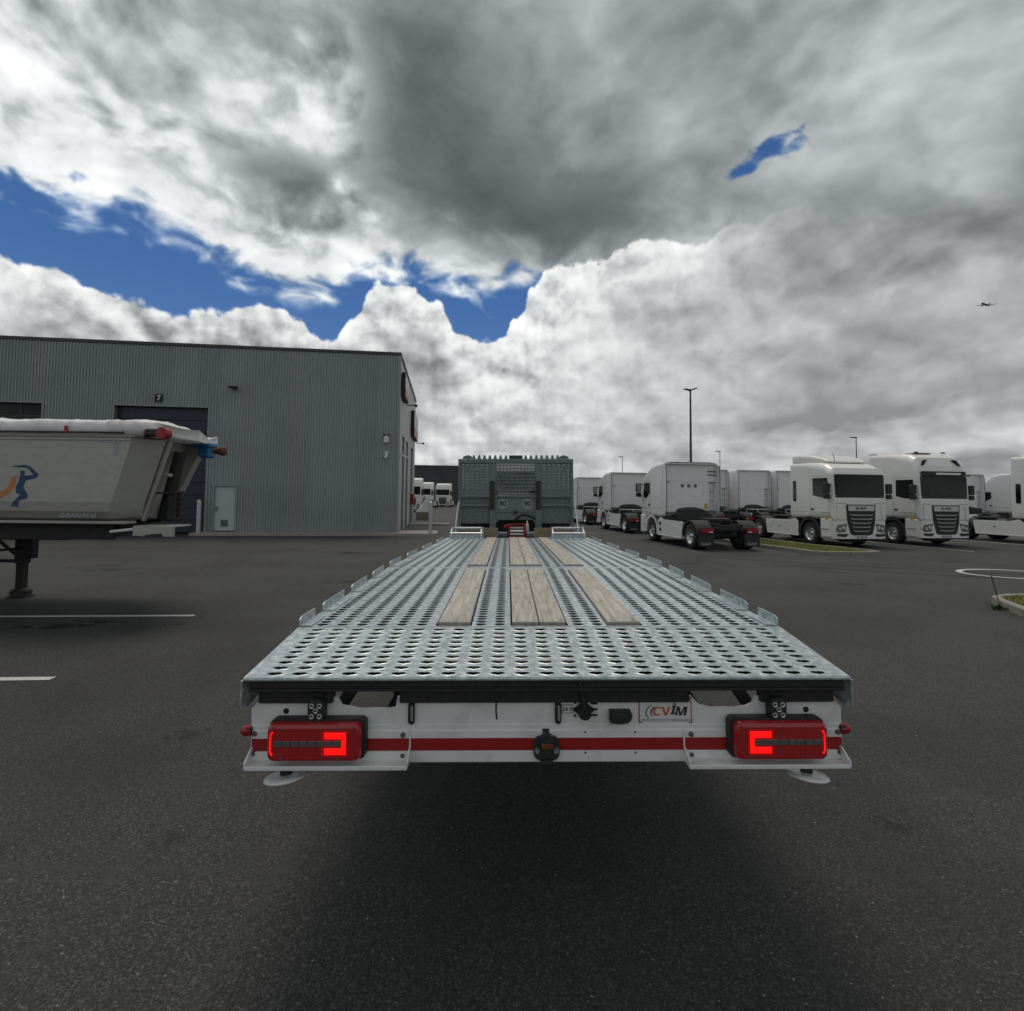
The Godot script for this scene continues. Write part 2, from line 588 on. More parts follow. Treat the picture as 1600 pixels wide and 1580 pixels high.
	M.glass = mat(lin(0.006, 0.010, 0.010), 0.05, 0.0, 0.35)
	m = mat(Color(0.20, 0.30, 0.27, 0.5), 0.05, 0.0, 0.12)
	m.transparency = BaseMaterial3D.TRANSPARENCY_ALPHA
	M.pane = m
	M.red = mat(lin(0.33, 0.012, 0.014), 0.42)
	m = mat(lin(0.26, 0.003, 0.006), 0.12)
	m.clearcoat_enabled = true
	m.emission_enabled = true
	m.emission = Color(0.9, 0.0, 0.02)
	m.emission_energy_multiplier = 0.03
	M.lens = m
	M.lens_dim = mat(lin(0.30, 0.01, 0.012), 0.2)
	m = mat(lin(0.6, 0.02, 0.02), 0.3)
	m.emission_enabled = true
	m.emission = Color(1.0, 0.03, 0.03)
	m.emission_energy_multiplier = 0.9
	M.lit_red = m
	m = mat(lin(0.4, 0.01, 0.012), 0.3)
	m.emission_enabled = true
	m.emission = Color(1.0, 0.0, 0.02)
	m.emission_energy_multiplier = 0.09
	M.dim_red = m
	M.orange = mat(lin(0.62, 0.11, 0.012), 0.5)
	M.amber_dark = mat(lin(0.20, 0.05, 0.015), 0.35)
	M.print_black = mat(lin(0.01, 0.01, 0.01), 0.6)
	M.print_white = mat(lin(0.7, 0.7, 0.7), 0.6)
	M.print_grey = mat(lin(0.33, 0.35, 0.36), 0.6)
	# buildings
	m = tex(mat(Color.WHITE, 0.5, 0.15), ntex(noise(28, 0.006, 5), 512, ramp([[0.0, lin(0.285, 0.312, 0.325)], [1.0, lin(0.345, 0.373, 0.388)]])), Vector3.ONE * 0.12)
	M.cladding = m
	M.cladding_b = m.duplicate()
	M.cladding_b.albedo_color = Color(0.965, 0.97, 0.98)
	M.cladding_c = m.duplicate()
	M.cladding_c.albedo_color = Color(0.985, 0.98, 0.965)
	M.side_panel = tex(mat(Color.WHITE, 0.5, 0.1), mottle(noise(29, 0.01, 4), 0.33, 0.40), Vector3.ONE * 0.2)
	M.trim = mat(lin(0.27, 0.285, 0.285), 0.45, 0.3)
	M.coping = mat(lin(0.05, 0.055, 0.06), 0.5, 0.2)
	M.navy = tex(mat(lin(0.018, 0.028, 0.062), 0.45), mottle(noise(30, 0.01, 4), 0.8, 1.0), Vector3.ONE * 0.3)
	M.door_grey = mat(lin(0.46, 0.50, 0.505), 0.45)
	M.far_dark = tex(mat(Color.WHITE, 0.6), ntex(noise(31, 0.01, 4), 256, ramp([[0.0, lin(0.045, 0.052, 0.058)], [1.0, lin(0.06, 0.068, 0.075)]])), Vector3.ONE * 0.1)
	# trailer
	m = tex(mat(Color.WHITE, 0.5, 0.25), ntex(noise(32, 0.012, 5), 512, ramp([[0.0, lin(0.37, 0.37, 0.345)], [1.0, lin(0.44, 0.44, 0.41)]])), Vector3(0.5, 1.2, 1.2))
	M.alu = m
	M.tarp = tex(mat(Color.WHITE, 0.38), mottle(noise(34, 0.02, 4), 0.62, 0.74), Vector3.ONE * 0.7)
	M.blue = mat(lin(0.02, 0.15, 0.36), 0.4)
	M.emblem_orange = mat(lin(0.50, 0.20, 0.07), 0.5)
	M.emblem_blue = mat(lin(0.012, 0.05, 0.14), 0.5)
	M.rust = tex(mat(Color.WHITE, 0.8), ntex(noise(35, 0.03, 4), 256, ramp([[0.0, lin(0.05, 0.03, 0.022)], [1.0, lin(0.24, 0.085, 0.035)]])), Vector3.ONE * 3.0)
	M.grass = mat(lin(0.115, 0.125, 0.028), 0.8)
	M.grass.vertex_color_use_as_albedo = true
	M.grass.albedo_color = Color.WHITE
	M.grass.backlight_enabled = true
	M.grass.backlight = Color(0.3, 0.3, 0.1)
	M.leaf = mat(lin(0.05, 0.085, 0.02), 0.6)
	M.grit = mat(Color.WHITE, 0.8)
	M.grit.vertex_color_use_as_albedo = true
	M.yellow = mat(lin(0.55, 0.40, 0.03), 0.5)
	M.plane_grey = mat(lin(0.10, 0.11, 0.11), 0.5)
	var stain := Image.create(128, 128, false, Image.FORMAT_RGBA8)
	var sn := noise(36, 0.03, 4)
	for j in 128:
		for i in 128:
			var u := Vector2(i - 63.5, j - 63.5) / 63.5
			var r := u.length() + sn.get_noise_2d(i, j) * 0.9
			stain.set_pixel(i, j, Color(0.10, 0.10, 0.085, clampf((0.62 - r) * 2.2, 0.0, 0.72)))
	m = mat(Color.WHITE, 0.55)
	m.albedo_texture = ImageTexture.create_from_image(stain)
	m.transparency = BaseMaterial3D.TRANSPARENCY_ALPHA
	M.stain = m
	m = m.duplicate()
	m.albedo_color = Color(1, 1, 1, 0.5)
	M.stain_faint = m
	var track := Image.create(32, 256, false, Image.FORMAT_RGBA8)
	for j in 256:
		for i in 32:
			var ed := minf(i, 31 - i) / 8.0
			var en := minf(j, 255 - j) / 50.0
			var v := 0.5 + sn.get_noise_2d(i * 2.0, j * 0.7) * 1.4
			track.set_pixel(i, j, Color(0.09, 0.09, 0.09, clampf(minf(ed, en), 0.0, 1.0) * clampf(v, 0.1, 1.0) * 0.34))
	m = mat(Color.WHITE, 0.6)
	m.albedo_texture = ImageTexture.create_from_image(track)
	m.transparency = BaseMaterial3D.TRANSPARENCY_ALPHA
	M.tyre_mark = m

# ------------------------------------------------------------------ ground, paint, islands
func make_ground():
	var st := ms()
	face(st, [Vector3(-1500, 0, 60), Vector3(1500, 0, 60), Vector3(1500, 0, -2500), Vector3(-1500, 0, -2500)])
	tag(obj("ground", st, M.asphalt), "dark grey asphalt yard reaching to the horizon", "", "", "structure")
	# painted bay lines
	for l in [[-5.03, -8.58, -13.0, -8.02], [-4.77, -5.66, -12.0, -5.15], [17.9, -20.7, 15.9, -29.0], [23.3, -23.2, 21.5, -31.5], [28.6, -24.0, 26.8, -32.0], [12.2, -25.5, 11.2, -31.0]]:
		st = ms()
		var a := Vector3(l[0], 0.004, l[1])
		var b := Vector3(l[2], 0.004, l[3])
		var n := (b - a).cross(Vector3.UP).normalized() * 0.05
		facex(st, [a + n, b + n, b - n, a - n], Vector3.UP)
		tag(obj("bay_line", st, M.paint_line), "white painted parking bay line on the asphalt", "", "", "structure")
	# painted ring with a gap
	st = ms()
	var prev := []
	for i in 49:
		var t := deg_to_rad(100.0 + 250.0 * i / 48.0)
		var d := Vector3(cos(t), 0, sin(t))
		var c := Vector3(13.5, 0.004, -14.45)
		var wd := 0.075 if i > 1 else 0.06
		var q := [c + Vector3(d.x * (1.22 - wd), 0, d.z * (0.92 - wd)), c + Vector3(d.x * (1.22 + wd), 0, d.z * (0.92 + wd))]
		if prev: facex(st, [prev[0], q[0], q[1], prev[1]], Vector3.UP)
		prev = q
	facex(st, [Vector3(14.55, 0.004, -14.95), Vector3(14.9, 0.004, -14.55), Vector3(14.35, 0.004, -14.65)], Vector3.UP)
	tag(obj("painted_ring", st, M.paint_line), "white ring painted on the asphalt with an open side", "", "", "structure")
	# oil stains left of the truck
	for s in [[-6.55, -7.85, 0.75, 0.3, 8.0], [-6.2, -8.15, 0.55, 0.16, -6.0], [-5.0, -8.0, 0.22, 0.08, 0.0]]:
		st = ms()
		var p := PlaneMesh.new()
		p.size = Vector2(s[2] * 2.0, s[3] * 2.0)
		var o := put("oil_stain", p, M.stain, null, Transform3D(Basis(Vector3.UP, deg_to_rad(s[4])), Vector3(s[0], 0.003, s[1])))
		tag(o, "dark dried oil stain on the asphalt", "", "", "structure")
	ground_marks()
	loose_grit()
	island("grass_island", [Vector2(8.2, -31), Vector2(9.9, -21.7), Vector2(10.75, -19.0), Vector2(11.1, -18.72), Vector2(12.7, -18.85), Vector2(13.2, -19.15), Vector2(12.85, -20.4), Vector2(12.2, -22.2), Vector2(11.4, -26), Vector2(10.6, -31)], "long grass island with stone kerb beside the white tractor units", 9000)
	island("grass_island", [Vector2(8.98, -9.87), Vector2(9.25, -10.35), Vector2(9.8, -10.6), Vector2(12.5, -11.0), Vector2(13.5, -9.0), Vector2(11.5, -6.2), Vector2(9.2, -6.9), Vector2(8.35, -8.3)], "grass island with pale stone kerb at the right edge", 7000)

# scattered grit, too small and too many to count
func loose_grit():
	var st := ms()
	var pts := []
	for k in 6:
		var t := TAU * k / 6.0
		pts.append(Vector3(cos(t), 0.0, sin(t) * 0.8))
	for k in 6:
		face(st, [pts[k], Vector3(0.1, 0.8, -0.1), pts[(k + 1) % 6]])
	st.generate_normals()
	var mm := MultiMesh.new()
	mm.transform_format = MultiMesh.TRANSFORM_3D
	mm.use_colors = true
	mm.mesh = st.commit()
	mm.instance_count = 2600
	for i in 2600:
		var z := -1.2 - pow(rng.randf(), 1.6) * 16.0
		var s := rng.randf_range(0.002, 0.0055)
		mm.set_instance_transform(i, Transform3D(Basis(Vector3.UP, rng.randf() * TAU).scaled(Vector3.ONE * s), Vector3(rng.randf_range(-1.1, 1.1) * (1.5 - z), 0.001, z)))
		var v := rng.randf_range(0.12, 0.42)
		mm.set_instance_color(i, Color(v, v * 0.98, v * 0.93))
	var g := MultiMeshInstance3D.new()
	g.name = "grit"
	g.multimesh = mm
	g.material_override = M.grit
	add_child(g)
	tag(g, "scattered pale grit on the asphalt", "", "", "stuff")

# worn tyre arcs, repair patches and drips, as the yard's surface shows them
func ground_marks():
	for t in [[11.5, -15.2, 26.0, 95.0, 128.0, 0.30], [12.6, -13.6, 26.0, 96.0, 124.0, 0.26], [-2.0, -40.0, 30.0, 40.0, 75.0, 0.3], [-14.0, -26.0, 19.0, 20.0, 62.0, 0.32], [-15.9, -26.0, 19.0, 22.0, 60.0, 0.32]]:
		var st := ms()
		st.set_uv(Vector2.ZERO)
		var prev := []
		for k in 25:
			var u := k / 24.0
			var a := deg_to_rad(lerpf(t[3], t[4], u))
			var c: Vector2 = Vector2(t[0], t[1]) + Vector2(cos(a), sin(a)) * t[2] - Vector2(cos(deg_to_rad((t[3] + t[4]) / 2)), sin(deg_to_rad((t[3] + t[4]) / 2))) * t[2]
			var n: Vector2 = Vector2(cos(a), sin(a)) * t[5] / 2
			var q := [Vector3(c.x - n.x, 0.0025, c.y - n.y), Vector3(c.x + n.x, 0.0025, c.y + n.y), u]
			if prev:
				for p in [[prev[0], 0.0, prev[2]], [q[0], 0.0, u], [q[1], 1.0, u], [prev[0], 0.0, prev[2]], [q[1], 1.0, u], [prev[1], 1.0, prev[2]]]:
					st.set_uv(Vector2(p[1], p[2]))
					st.set_normal(Vector3.UP)
					st.add_vertex(p[0])
			prev = q
		var o := put("tyre_mark", st.commit(), M.tyre_mark)
		tag(o, "faint dark tyre track curving over the asphalt", "", "", "structure")
	for s in [[2.9, -6.5, 0.30, 0.2], [-2.6, -4.4, 0.22, 0.16], [3.6, -9.4, 0.5, 0.25], [-3.6, -12.0, 0.7, 0.3], [5.2, -16.0, 0.8, 0.35], [-1.9, -3.1, 0.14, 0.1], [2.3, -3.3, 0.16, 0.10], [7.8, -12.5, 0.6, 0.3], [-10.0, -13.5, 0.9, 0.4], [-5.5, -18.0, 1.3, 0.5], [14.0, -17.2, 0.7, 0.3]]:
		var p := PlaneMesh.new()
		p.size = Vector2(s[2] * 2.0, s[3] * 2.0)
		var o := put("oil_stain", p, M.stain_faint, null, Transform3D(Basis(Vector3.UP, rng.randf_range(-0.6, 0.6)), Vector3(s[0], 0.003, s[1])))
		tag(o, "faint drip stain on the asphalt", "", "", "structure")

func island(called: String, outline: Array, label: String, blades: int):
	var root := thing(called, Vector3(outline[0].x, 0, outline[0].y))
	tag(root, label, "", "", "structure")
	var o2: Vector2 = outline[0]
	var pl := PackedVector2Array()
	for p in outline: pl.append(p - o2)
	var inner: PackedVector2Array = Geometry2D.offset_polygon(pl, -0.14, Geometry2D.JOIN_MITER)[0]
	var st := ms()
	var down := Transform3D(Basis(Vector3(1, 0, 0), Vector3(0, 0, 1), Vector3(0, -1, 0)), Vector3.ZERO)   # polygon y -> z
	prism(st, inner, -0.10, 0.0, down)
	obj("soil", st, M.soil, root)
	# kerb stones, about a metre each
	for i in pl.size():
		var a := pl[i]
		var b := pl[(i + 1) % pl.size()]
		var len := a.distance_to(b)
		var n := maxi(1, roundi(len / 1.0))
		for k in n:
			var u := a.lerp(b, float(k) / n)
			var v := a.lerp(b, float(k + 1) / n)
			var d := (v - u).normalized()
			var inw := Vector2(-d.y, d.x)
			if Geometry2D.is_point_in_polygon((u + v) / 2 + inw * 0.05, pl) == false: inw = -inw
			st = ms()
			var c := (u + v) / 2 + inw * 0.07
			var bas := Basis(Vector3(d.x, 0, d.y), Vector3.UP, Vector3(d.x, 0, d.y).cross(Vector3.UP))
			bx(st, Vector3.ZERO, Vector3(u.distance_to(v) - 0.012, 0.26, 0.14), 0.018, Transform3D(bas, Vector3(c.x, 0.01 + rng.randf_range(-0.006, 0.006), c.y)))
			obj("kerb_stone", st, M.kerb, root)
	# grass blades
	var bl := ms()
	for k in 3:
		var t := k * 2.1
		var w := Vector3(cos(t), 0, sin(t)) * 0.006
		var lean := Vector3(sin(t * 1.7), 0, cos(t * 2.3)) * 0.03
		var at := Vector3(cos(t * 3.0), 0, sin(t * 3.0)) * 0.02
		face(bl, [at - w, at + w, at + lean + Vector3(0, 0.065, 0)])
	bl.generate_normals()
	var mm := MultiMesh.new()
	mm.transform_format = MultiMesh.TRANSFORM_3D
	mm.use_colors = true
	mm.mesh = bl.commit()
	var box := Rect2(inner[0], Vector2.ZERO)
	for p in inner: box = box.expand(p)
	var xs := []
	var patch := noise(77, 0.8, 3)
	while xs.size() < blades:
		var p := Vector2(rng.randf_range(box.position.x, box.end.x), rng.randf_range(box.position.y, box.end.y))
		if Geometry2D.is_point_in_polygon(p, inner): xs.append(p)
	mm.instance_count = blades
	for i in blades:
		var s := rng.randf_range(0.6, 1.3)
		mm.set_instance_transform(i, Transform3D(Basis(Vector3.UP, rng.randf() * TAU).scaled(Vector3(s * 1.6, s, s * 1.6)), Vector3(xs[i].x, 0.098, xs[i].y)))
		var k := clampf(0.5 + patch.get_noise_2d(xs[i].x, xs[i].y) * 0.9 + rng.randf_range(-0.2, 0.2), 0.0, 1.0)
		mm.set_instance_color(i, Color(0.14, 0.18, 0.04).lerp(Color(0.30, 0.27, 0.09), k))
	var g := MultiMeshInstance3D.new()
	g.name = "grass"
	g.multimesh = mm
	g.material_override = M.grass
	g.set_meta("kind", "stuff")
	root.add_child(g)

# ------------------------------------------------------------------ warehouse
# local axes: origin at the front right corner, -x along the front wall, -z along the side wall
func corrugated(st: SurfaceTool, x0: float, x1: float, y0: float, y1: float):
	var pitch := 0.133
	var p := [[0.0, 0.0], [0.05, 0.0], [0.068, 0.042], [0.115, 0.042], [0.133, 0.0]]
	var x := floorf(x0 / pitch) * pitch
	while x < x1:
		for k in 4:
			var sa: float = x + p[k][0]
			var sb: float = x + p[k + 1][0]
			var a := clampf(sa, x0, x1)
			var b := clampf(sb, x0, x1)
			if b - a > 0.0005:
				var za := lerpf(p[k][1], p[k + 1][1], (a - sa) / (sb - sa))
				var zb := lerpf(p[k][1], p[k + 1][1], (b - sa) / (sb - sa))
				face(st, [Vector3(a, y0, za), Vector3(b, y0, zb), Vector3(b, y1, zb), Vector3(a, y1, za)])
		x += pitch

func make_warehouse():
	var root := thing("warehouse", Vector3(-5.696, 0.0, -26.6), 7.0)
	tag(root, "large grey ribbed metal warehouse with navy roller doors", "building")
	var L := 34.0
	var D := 13.6
	var H := 9.02
	var st := ms()
	# front wall of ribbed sheets, eight ribs wide, round its two big doors and the small door
	var holes := [[-20.55, -16.24, 6.05], [-13.27, -8.96, 6.05], [-8.68, -7.57, 2.36]]
	var wall := Node3D.new()
	wall.name = "front_wall"
	root.add_child(wall)
	var sheet := 8.0 * 0.133
	var x := -L
	while x < -0.13:
		var x2 := minf(floorf(x / sheet + 1.0001) * sheet, -0.12)
		st = ms()
		var a := x
		for h in holes:
			if h[1] <= a or h[0] >= x2: continue
			if h[0] > a: corrugated(st, a, h[0], 0.12, H)
			corrugated(st, maxf(a, h[0]), minf(x2, h[1]), h[2], H)
			a = minf(x2, h[1])
		if a < x2 - 0.001: corrugated(st, a, x2, 0.12, H)
		obj("cladding_sheet", st, [M.cladding, M.cladding_b, M.cladding_c][rng.randi() % 3], wall)
		x = x2
	for h in [[-L, -20.55], [-16.24, -13.27], [-8.96, -8.68], [-7.57, -0.12]]:
		st = ms()
		bb(st, Vector3(h[0], 0.0, -0.25), Vector3(h[1], 0.14, 0.0))
		obj("plinth", st, M.coping, root)
	# side wall round its doors
	st = ms()
	var z := 0.0
	for h in [[2.2, 3.7, 5.2], [5.0, 6.6, 5.2], [9.0, 11.4, 5.2]]:
		bb(st, Vector3(-0.2, 0.0, -z), Vector3(0.0, H, -h[0]))
		bb(st, Vector3(-0.2, h[2], -h[0]), Vector3(0.0, H, -h[1]))
		z = h[1]
	bb(st, Vector3(-0.2, 0.0, -z), Vector3(0.0, H, -D))
	obj("side_wall", st, M.side_panel, root)
	for h in [[2.2, 3.7], [5.0, 6.6], [9.0, 11.4]]:
		st = ms()
		bb(st, Vector3(-0.16, 0.0, -h[0]), Vector3(-0.10, 5.2, -h[1]))
		obj("side_door", st, M.navy, root)
	st = ms()
	bb(st, Vector3(-L, 0.0, -D), Vector3(-0.2, H, -D + 0.2))
	bb(st, Vector3(-L, 0.0, -D + 0.2), Vector3(-L + 0.2, H, -0.25))
	obj("rear_wall", st, M.side_panel, root)
	st = ms()
	bb(st, Vector3(-L, H - 0.35, -D + 0.2), Vector3(-0.2, H - 0.15, -0.02))
	obj("roof", st, M.coping, root)
	st = ms()
	bb(st, Vector3(-L - 0.06, H - 0.02, -0.25), Vector3(0.06, H + 0.13, 0.075), 0.01)
	bb(st, Vector3(-0.25, H - 0.02, -D), Vector3(0.058, H + 0.127, -0.25), 0.01)
	obj("coping", st, M.coping, root)
	st = ms()
	bb(st, Vector3(-0.125, 0.12, 0.004), Vector3(0.045, H - 0.02, 0.045), 0.006)
	bb(st, Vector3(0.003, 0.12, -0.14), Vector3(0.045, H - 0.02, 0.004))
	obj("corner_flashing", st, M.trim, root)
	# the two big doors: stacked sections between light frames, set back in the wall
	for k in 2:
		var a: float = holes[k][0]
		var b: float = holes[k][1]
		var door := Node3D.new()
		door.name = "roller_door"
		root.add_child(door, true)
		st = ms()
		bb(st, Vector3(a - 0.02, 6.05, -0.3), Vector3(b + 0.02, 6.11, 0.06), 0.005)
		bb(st, Vector3(a - 0.02, 0.02, -0.3), Vector3(a + 0.07, 6.05, 0.055), 0.005)
		bb(st, Vector3(b - 0.07, 0.02, -0.3), Vector3(b + 0.02, 6.05, 0.055), 0.005)
		obj("frame", st, M.trim, door)
		for s in 10:
			st = ms()
			var y0 := 0.05 + s * 0.6
			if k == 0 and s >= 8:
				bb(st, Vector3(a + 0.07, y0 + 0.01, -0.30), Vector3(b - 0.07, y0 + 0.07, -0.24))
				bb(st, Vector3(a + 0.07, y0 + 0.53, -0.30), Vector3(b - 0.07, y0 + 0.59, -0.24))
				for q in 5:
					var px := lerpf(a + 0.1, b - 0.1, q / 4.0)
					bb(st, Vector3(px - 0.04, y0 + 0.07, -0.30), Vector3(px + 0.04, y0 + 0.53, -0.24))
				var sec := obj("door_section", st, M.coping, door)
				for q in 4:
					st = ms()
					var p0 := lerpf(a + 0.1, b - 0.1, q / 4.0) + 0.04
					var p1 := lerpf(a + 0.1, b - 0.1, (q + 1) / 4.0) - 0.04
					bb(st, Vector3(p0, y0 + 0.07, -0.28), Vector3(p1, y0 + 0.53, -0.265))
					obj("door_pane", st, M.glass, door)
			else:
				bb(st, Vector3(a + 0.07, y0 + 0.006, -0.30), Vector3(b - 0.07, y0 + 0.594, -0.24), 0.012)
				obj("door_section", st, M.navy, door)
	# small personnel door
	var sd := Node3D.new()
	sd.name = "personnel_door"
	root.add_child(sd)
	st = ms()
	bb(st, Vector3(-8.60, 0.16, -0.08), Vector3(-7.65, 2.28, -0.03), 0.006)
	obj("leaf", st, M.door_grey, sd)
	st = ms()
	bb(st, Vector3(-8.74, 2.28, -0.1), Vector3(-7.51, 2.40, 0.06), 0.006)
	bb(st, Vector3(-8.70, 0.13, -0.1), Vector3(-8.60, 2.28, 0.055), 0.006)
	bb(st, Vector3(-7.65, 0.13, -0.1), Vector3(-7.55, 2.28, 0.055), 0.006)
	obj("frame", st, M.trim, sd)
	st = ms()
	bb(st, Vector3(-8.30, 0.36, -0.03), Vector3(-7.98, 0.68, -0.022))
	for k in 6:
		bar(st, Vector3(-8.29, 0.385 + k * 0.052, -0.012), Vector3(-7.99, 0.385 + k * 0.052, -0.012), 0.012, 0.03)
	obj("vent_grille", st, M.steel_dark, sd)
	st = ms()
	bb(st, Vector3(-8.55, 1.1, -0.03), Vector3(-8.50, 1.32, -0.018))
	cyl(st, Vector3(-8.525, 1.24, -0.02), Vector3(-8.525, 1.24, 0.03), 0.012)
	bar(st, Vector3(-8.525, 1.24, 0.03), Vector3(-8.40, 1.24, 0.03), 0.02, 0.02)
	obj("handle", st, M.steel_dark, sd)
	# things fixed to the walls
	var W := root.transform
	var sign := thing("door_number_sign", W * Vector3(-11.26, 6.27, 0.03), 7.0)
	tag(sign, "small black square sign with a white 7 above the roller door", "sign")
	st = ms()
	bb(st, Vector3(-0.19, 0.0, 0.0), Vector3(0.19, 0.38, 0.03), 0.005)
	obj("plate", st, M.print_black, sign)
	lettering("numeral", "7", 0.25, M.print_white, sign, Vector3(0, 0.19, 0.033))
	var wl := thing("wall_floodlight", W * Vector3(-7.83, 6.95, 0.03), 7.0)
	tag(wl, "dark floodlight bracketed high on the ribbed wall", "floodlight")
	st = ms()
	bb(st, Vector3(-0.2, 0.06, 0.12), Vector3(0.2, 0.13, 0.42), 0.015)
	obj("lamp_head", st, M.black_plastic, wl)
	st = ms()
	bb(st, Vector3(-0.05, 0.0, 0.0), Vector3(0.05, 0.12, 0.14), 0.005)
	obj("bracket", st, M.steel_dark, wl)
	var ab := thing("alarm_box", W * Vector3(-0.60, 4.55, 0.03), 7.0)
	tag(ab, "white alarm box with two dark lamps on the wall corner", "box")
	st = ms()
	bb(st, Vector3(-0.12, 0.0, 0.0), Vector3(0.12, 0.34, 0.12), 0.02)
	obj("case", st, M.print_white, ab)
	for sx in [-0.1, 0.1]:
		st = ms()
		cyl(st, Vector3(sx, 0.34, 0.06), Vector3(sx, 0.43, 0.10), 0.045, 0.05, 10)
		obj("lamp", st, M.black_plastic, ab)
	var cm := thing("security_camera", W * Vector3(-0.58, 3.75, 0.03), 7.0)
	tag(cm, "white security camera on the front wall below the alarm box", "camera")
	st = ms()
	bb(st, Vector3(-0.08, 0.15, 0.0), Vector3(0.08, 0.38, 0.08), 0.01)
	obj("junction_box", st, M.print_white, cm)
	st = ms()
	cyl(st, Vector3(0.0, 0.1, 0.05), Vector3(-0.08, 0.02, 0.35), 0.06, 0.06, 12)
	obj("barrel", st, M.print_white, cm)
	st = ms()
	cyl(st, Vector3(-0.0805, 0.0195, 0.352), Vector3(-0.083, 0.017, 0.361), 0.045, 0.045, 12)
	obj("camera_lens", st, M.black, cm)
	cm = thing("security_camera", W * Vector3(0.05, 3.85, -0.7), 97.0)
	tag(cm, "white security camera on the side wall near the corner", "camera")
	st = ms()
	bb(st, Vector3(-0.08, 0.1, 0.0), Vector3(0.08, 0.28, 0.08), 0.01)
	obj("junction_box", st, M.print_white, cm)
	st = ms()
	cyl(st, Vector3(0.0, 0.12, 0.06), Vector3(-0.15, 0.02, 0.34), 0.06, 0.06, 12)
	obj("barrel", st, M.print_white, cm)
	# two fascia signs standing off the side wall
	var q := 0
	for s in [[0.55, 3.0, 7.05, 8.3, "near"], [8.6, 12.9, 5.9, 7.6, "far"]]:
		var sg := thing("fascia_sign", W * Vector3(0.03, s[2], -(s[0] + s[1]) / 2), 97.0)
		tag(sg, "dark framed sign with white and red face nearest the warehouse corner" if q == 0 else "long dark framed sign farther along the warehouse side", "sign", "signs on the warehouse side wall")
		var hw: float = (s[1] - s[0]) / 2
		var hh: float = s[3] - s[2]
		st = ms()
		bb(st, Vector3(-hw, 0.0, 0.0), Vector3(hw, hh, 0.2), 0.02)
		obj("sign_box", st, M.black, sg)
		st = ms()
		bb(st, Vector3(-hw + 0.06, hh * 0.35, 0.2), Vector3(hw - 0.06, hh - 0.06, 0.212))
		obj("upper_face", st, M.print_white, sg)
		st = ms()
		bb(st, Vector3(-hw + 0.06, 0.06, 0.2), Vector3(hw - 0.06, hh * 0.33, 0.212))
		obj("lower_face", st, M.red, sg)
		st = ms()
		bar(st, Vector3(hw - 0.2, -0.1, 0.1), Vector3(hw - 0.2, -0.1, 0.6), 0.05, 0.05)
		bb(st, Vector3(hw - 0.4, -0.16, 0.55), Vector3(hw, -0.06, 0.7), 0.01)
		obj("spotlight", st, M.black_plastic, sg)
		q += 1
	# concrete apron
	var ap := thing("apron", W * Vector3(-3.6, 0, 0.2), 7.0)
	tag(ap, "raised concrete apron along the warehouse wall", "", "", "structure")
	st = ms()
	prism(st, poly([-5.6, -0.95, 5.1, -0.95, 5.55, -0.8, 5.6, -0.5, 5.6, 1.5, 3.7, 1.5, 3.7, 0.22, -5.6, 0.22]), -0.05, 0.12, Transform3D(Basis(Vector3(1, 0, 0), Vector3(0, 0, -1), Vector3(0, 1, 0)), Vector3.ZERO))
	obj("slab", st, M.concrete, ap)
	st = ms()
	prism(st, poly([4.2, 8.2, 6.0, 8.2, 6.3, 8.5, 6.3, 9.3, 3.7, 9.3, 3.7, 8.2]), -0.05, 0.12, Transform3D(Basis(Vector3(1, 0, 0), Vector3(0, 0, -1), Vector3(0, 1, 0)), Vector3.ZERO))
	obj("slab", st, M.concrete, ap)
	for b in [[Vector3(-3.98, 0.12, -26.25), "steel bollard standing on the apron at the warehouse corner"], [W * Vector3(-9.05, 0.12, 0.55), "steel bollard between the roller door and the personnel door"]]:
		var bo := thing("bollard", b[0])
		tag(bo, b[1], "bollard", "bollards guarding the warehouse")
		st = ms()
		cyl(st, Vector3.ZERO, Vector3(0, 1.46, 0), 0.1, 0.1, 20)
		obj("post", st, M.steel, bo)
		st = ms()
		lathe(st, [[0.102, 1.455], [0.09, 1.50], [0.05, 1.525], [0.0, 1.53]], 20)
		obj("cap", st, M.steel, bo)

# ------------------------------------------------------------------ far building
func make_far_building():
	var root := thing("far_hall", Vector3(-22, 0, -112), 7.0)
	tag(root, "low dark grey hall far behind the yard", "building")
	var st := ms()
	bb(st, Vector3(-22, 0, -14), Vector3(17, 8.1, 0))
	obj("wall", st, M.far_dark, root)
	st = ms()
	bb(st, Vector3(-22.1, 8.1, -14.1), Vector3(17.1, 8.35, 0.1))
	obj("coping", st, M.coping, root)
	for k in 5:
		st = ms()
		bb(st, Vector3(-20 + k * 7.5, 0.05, 0.0), Vector3(-16 + k * 7.5, 4.2, 0.04))
		obj("door", st, M.coping, root)

# ------------------------------------------------------------------ recovery truck
# local axes: origin on the ground under the rear edge, x to the right, -z towards the cab

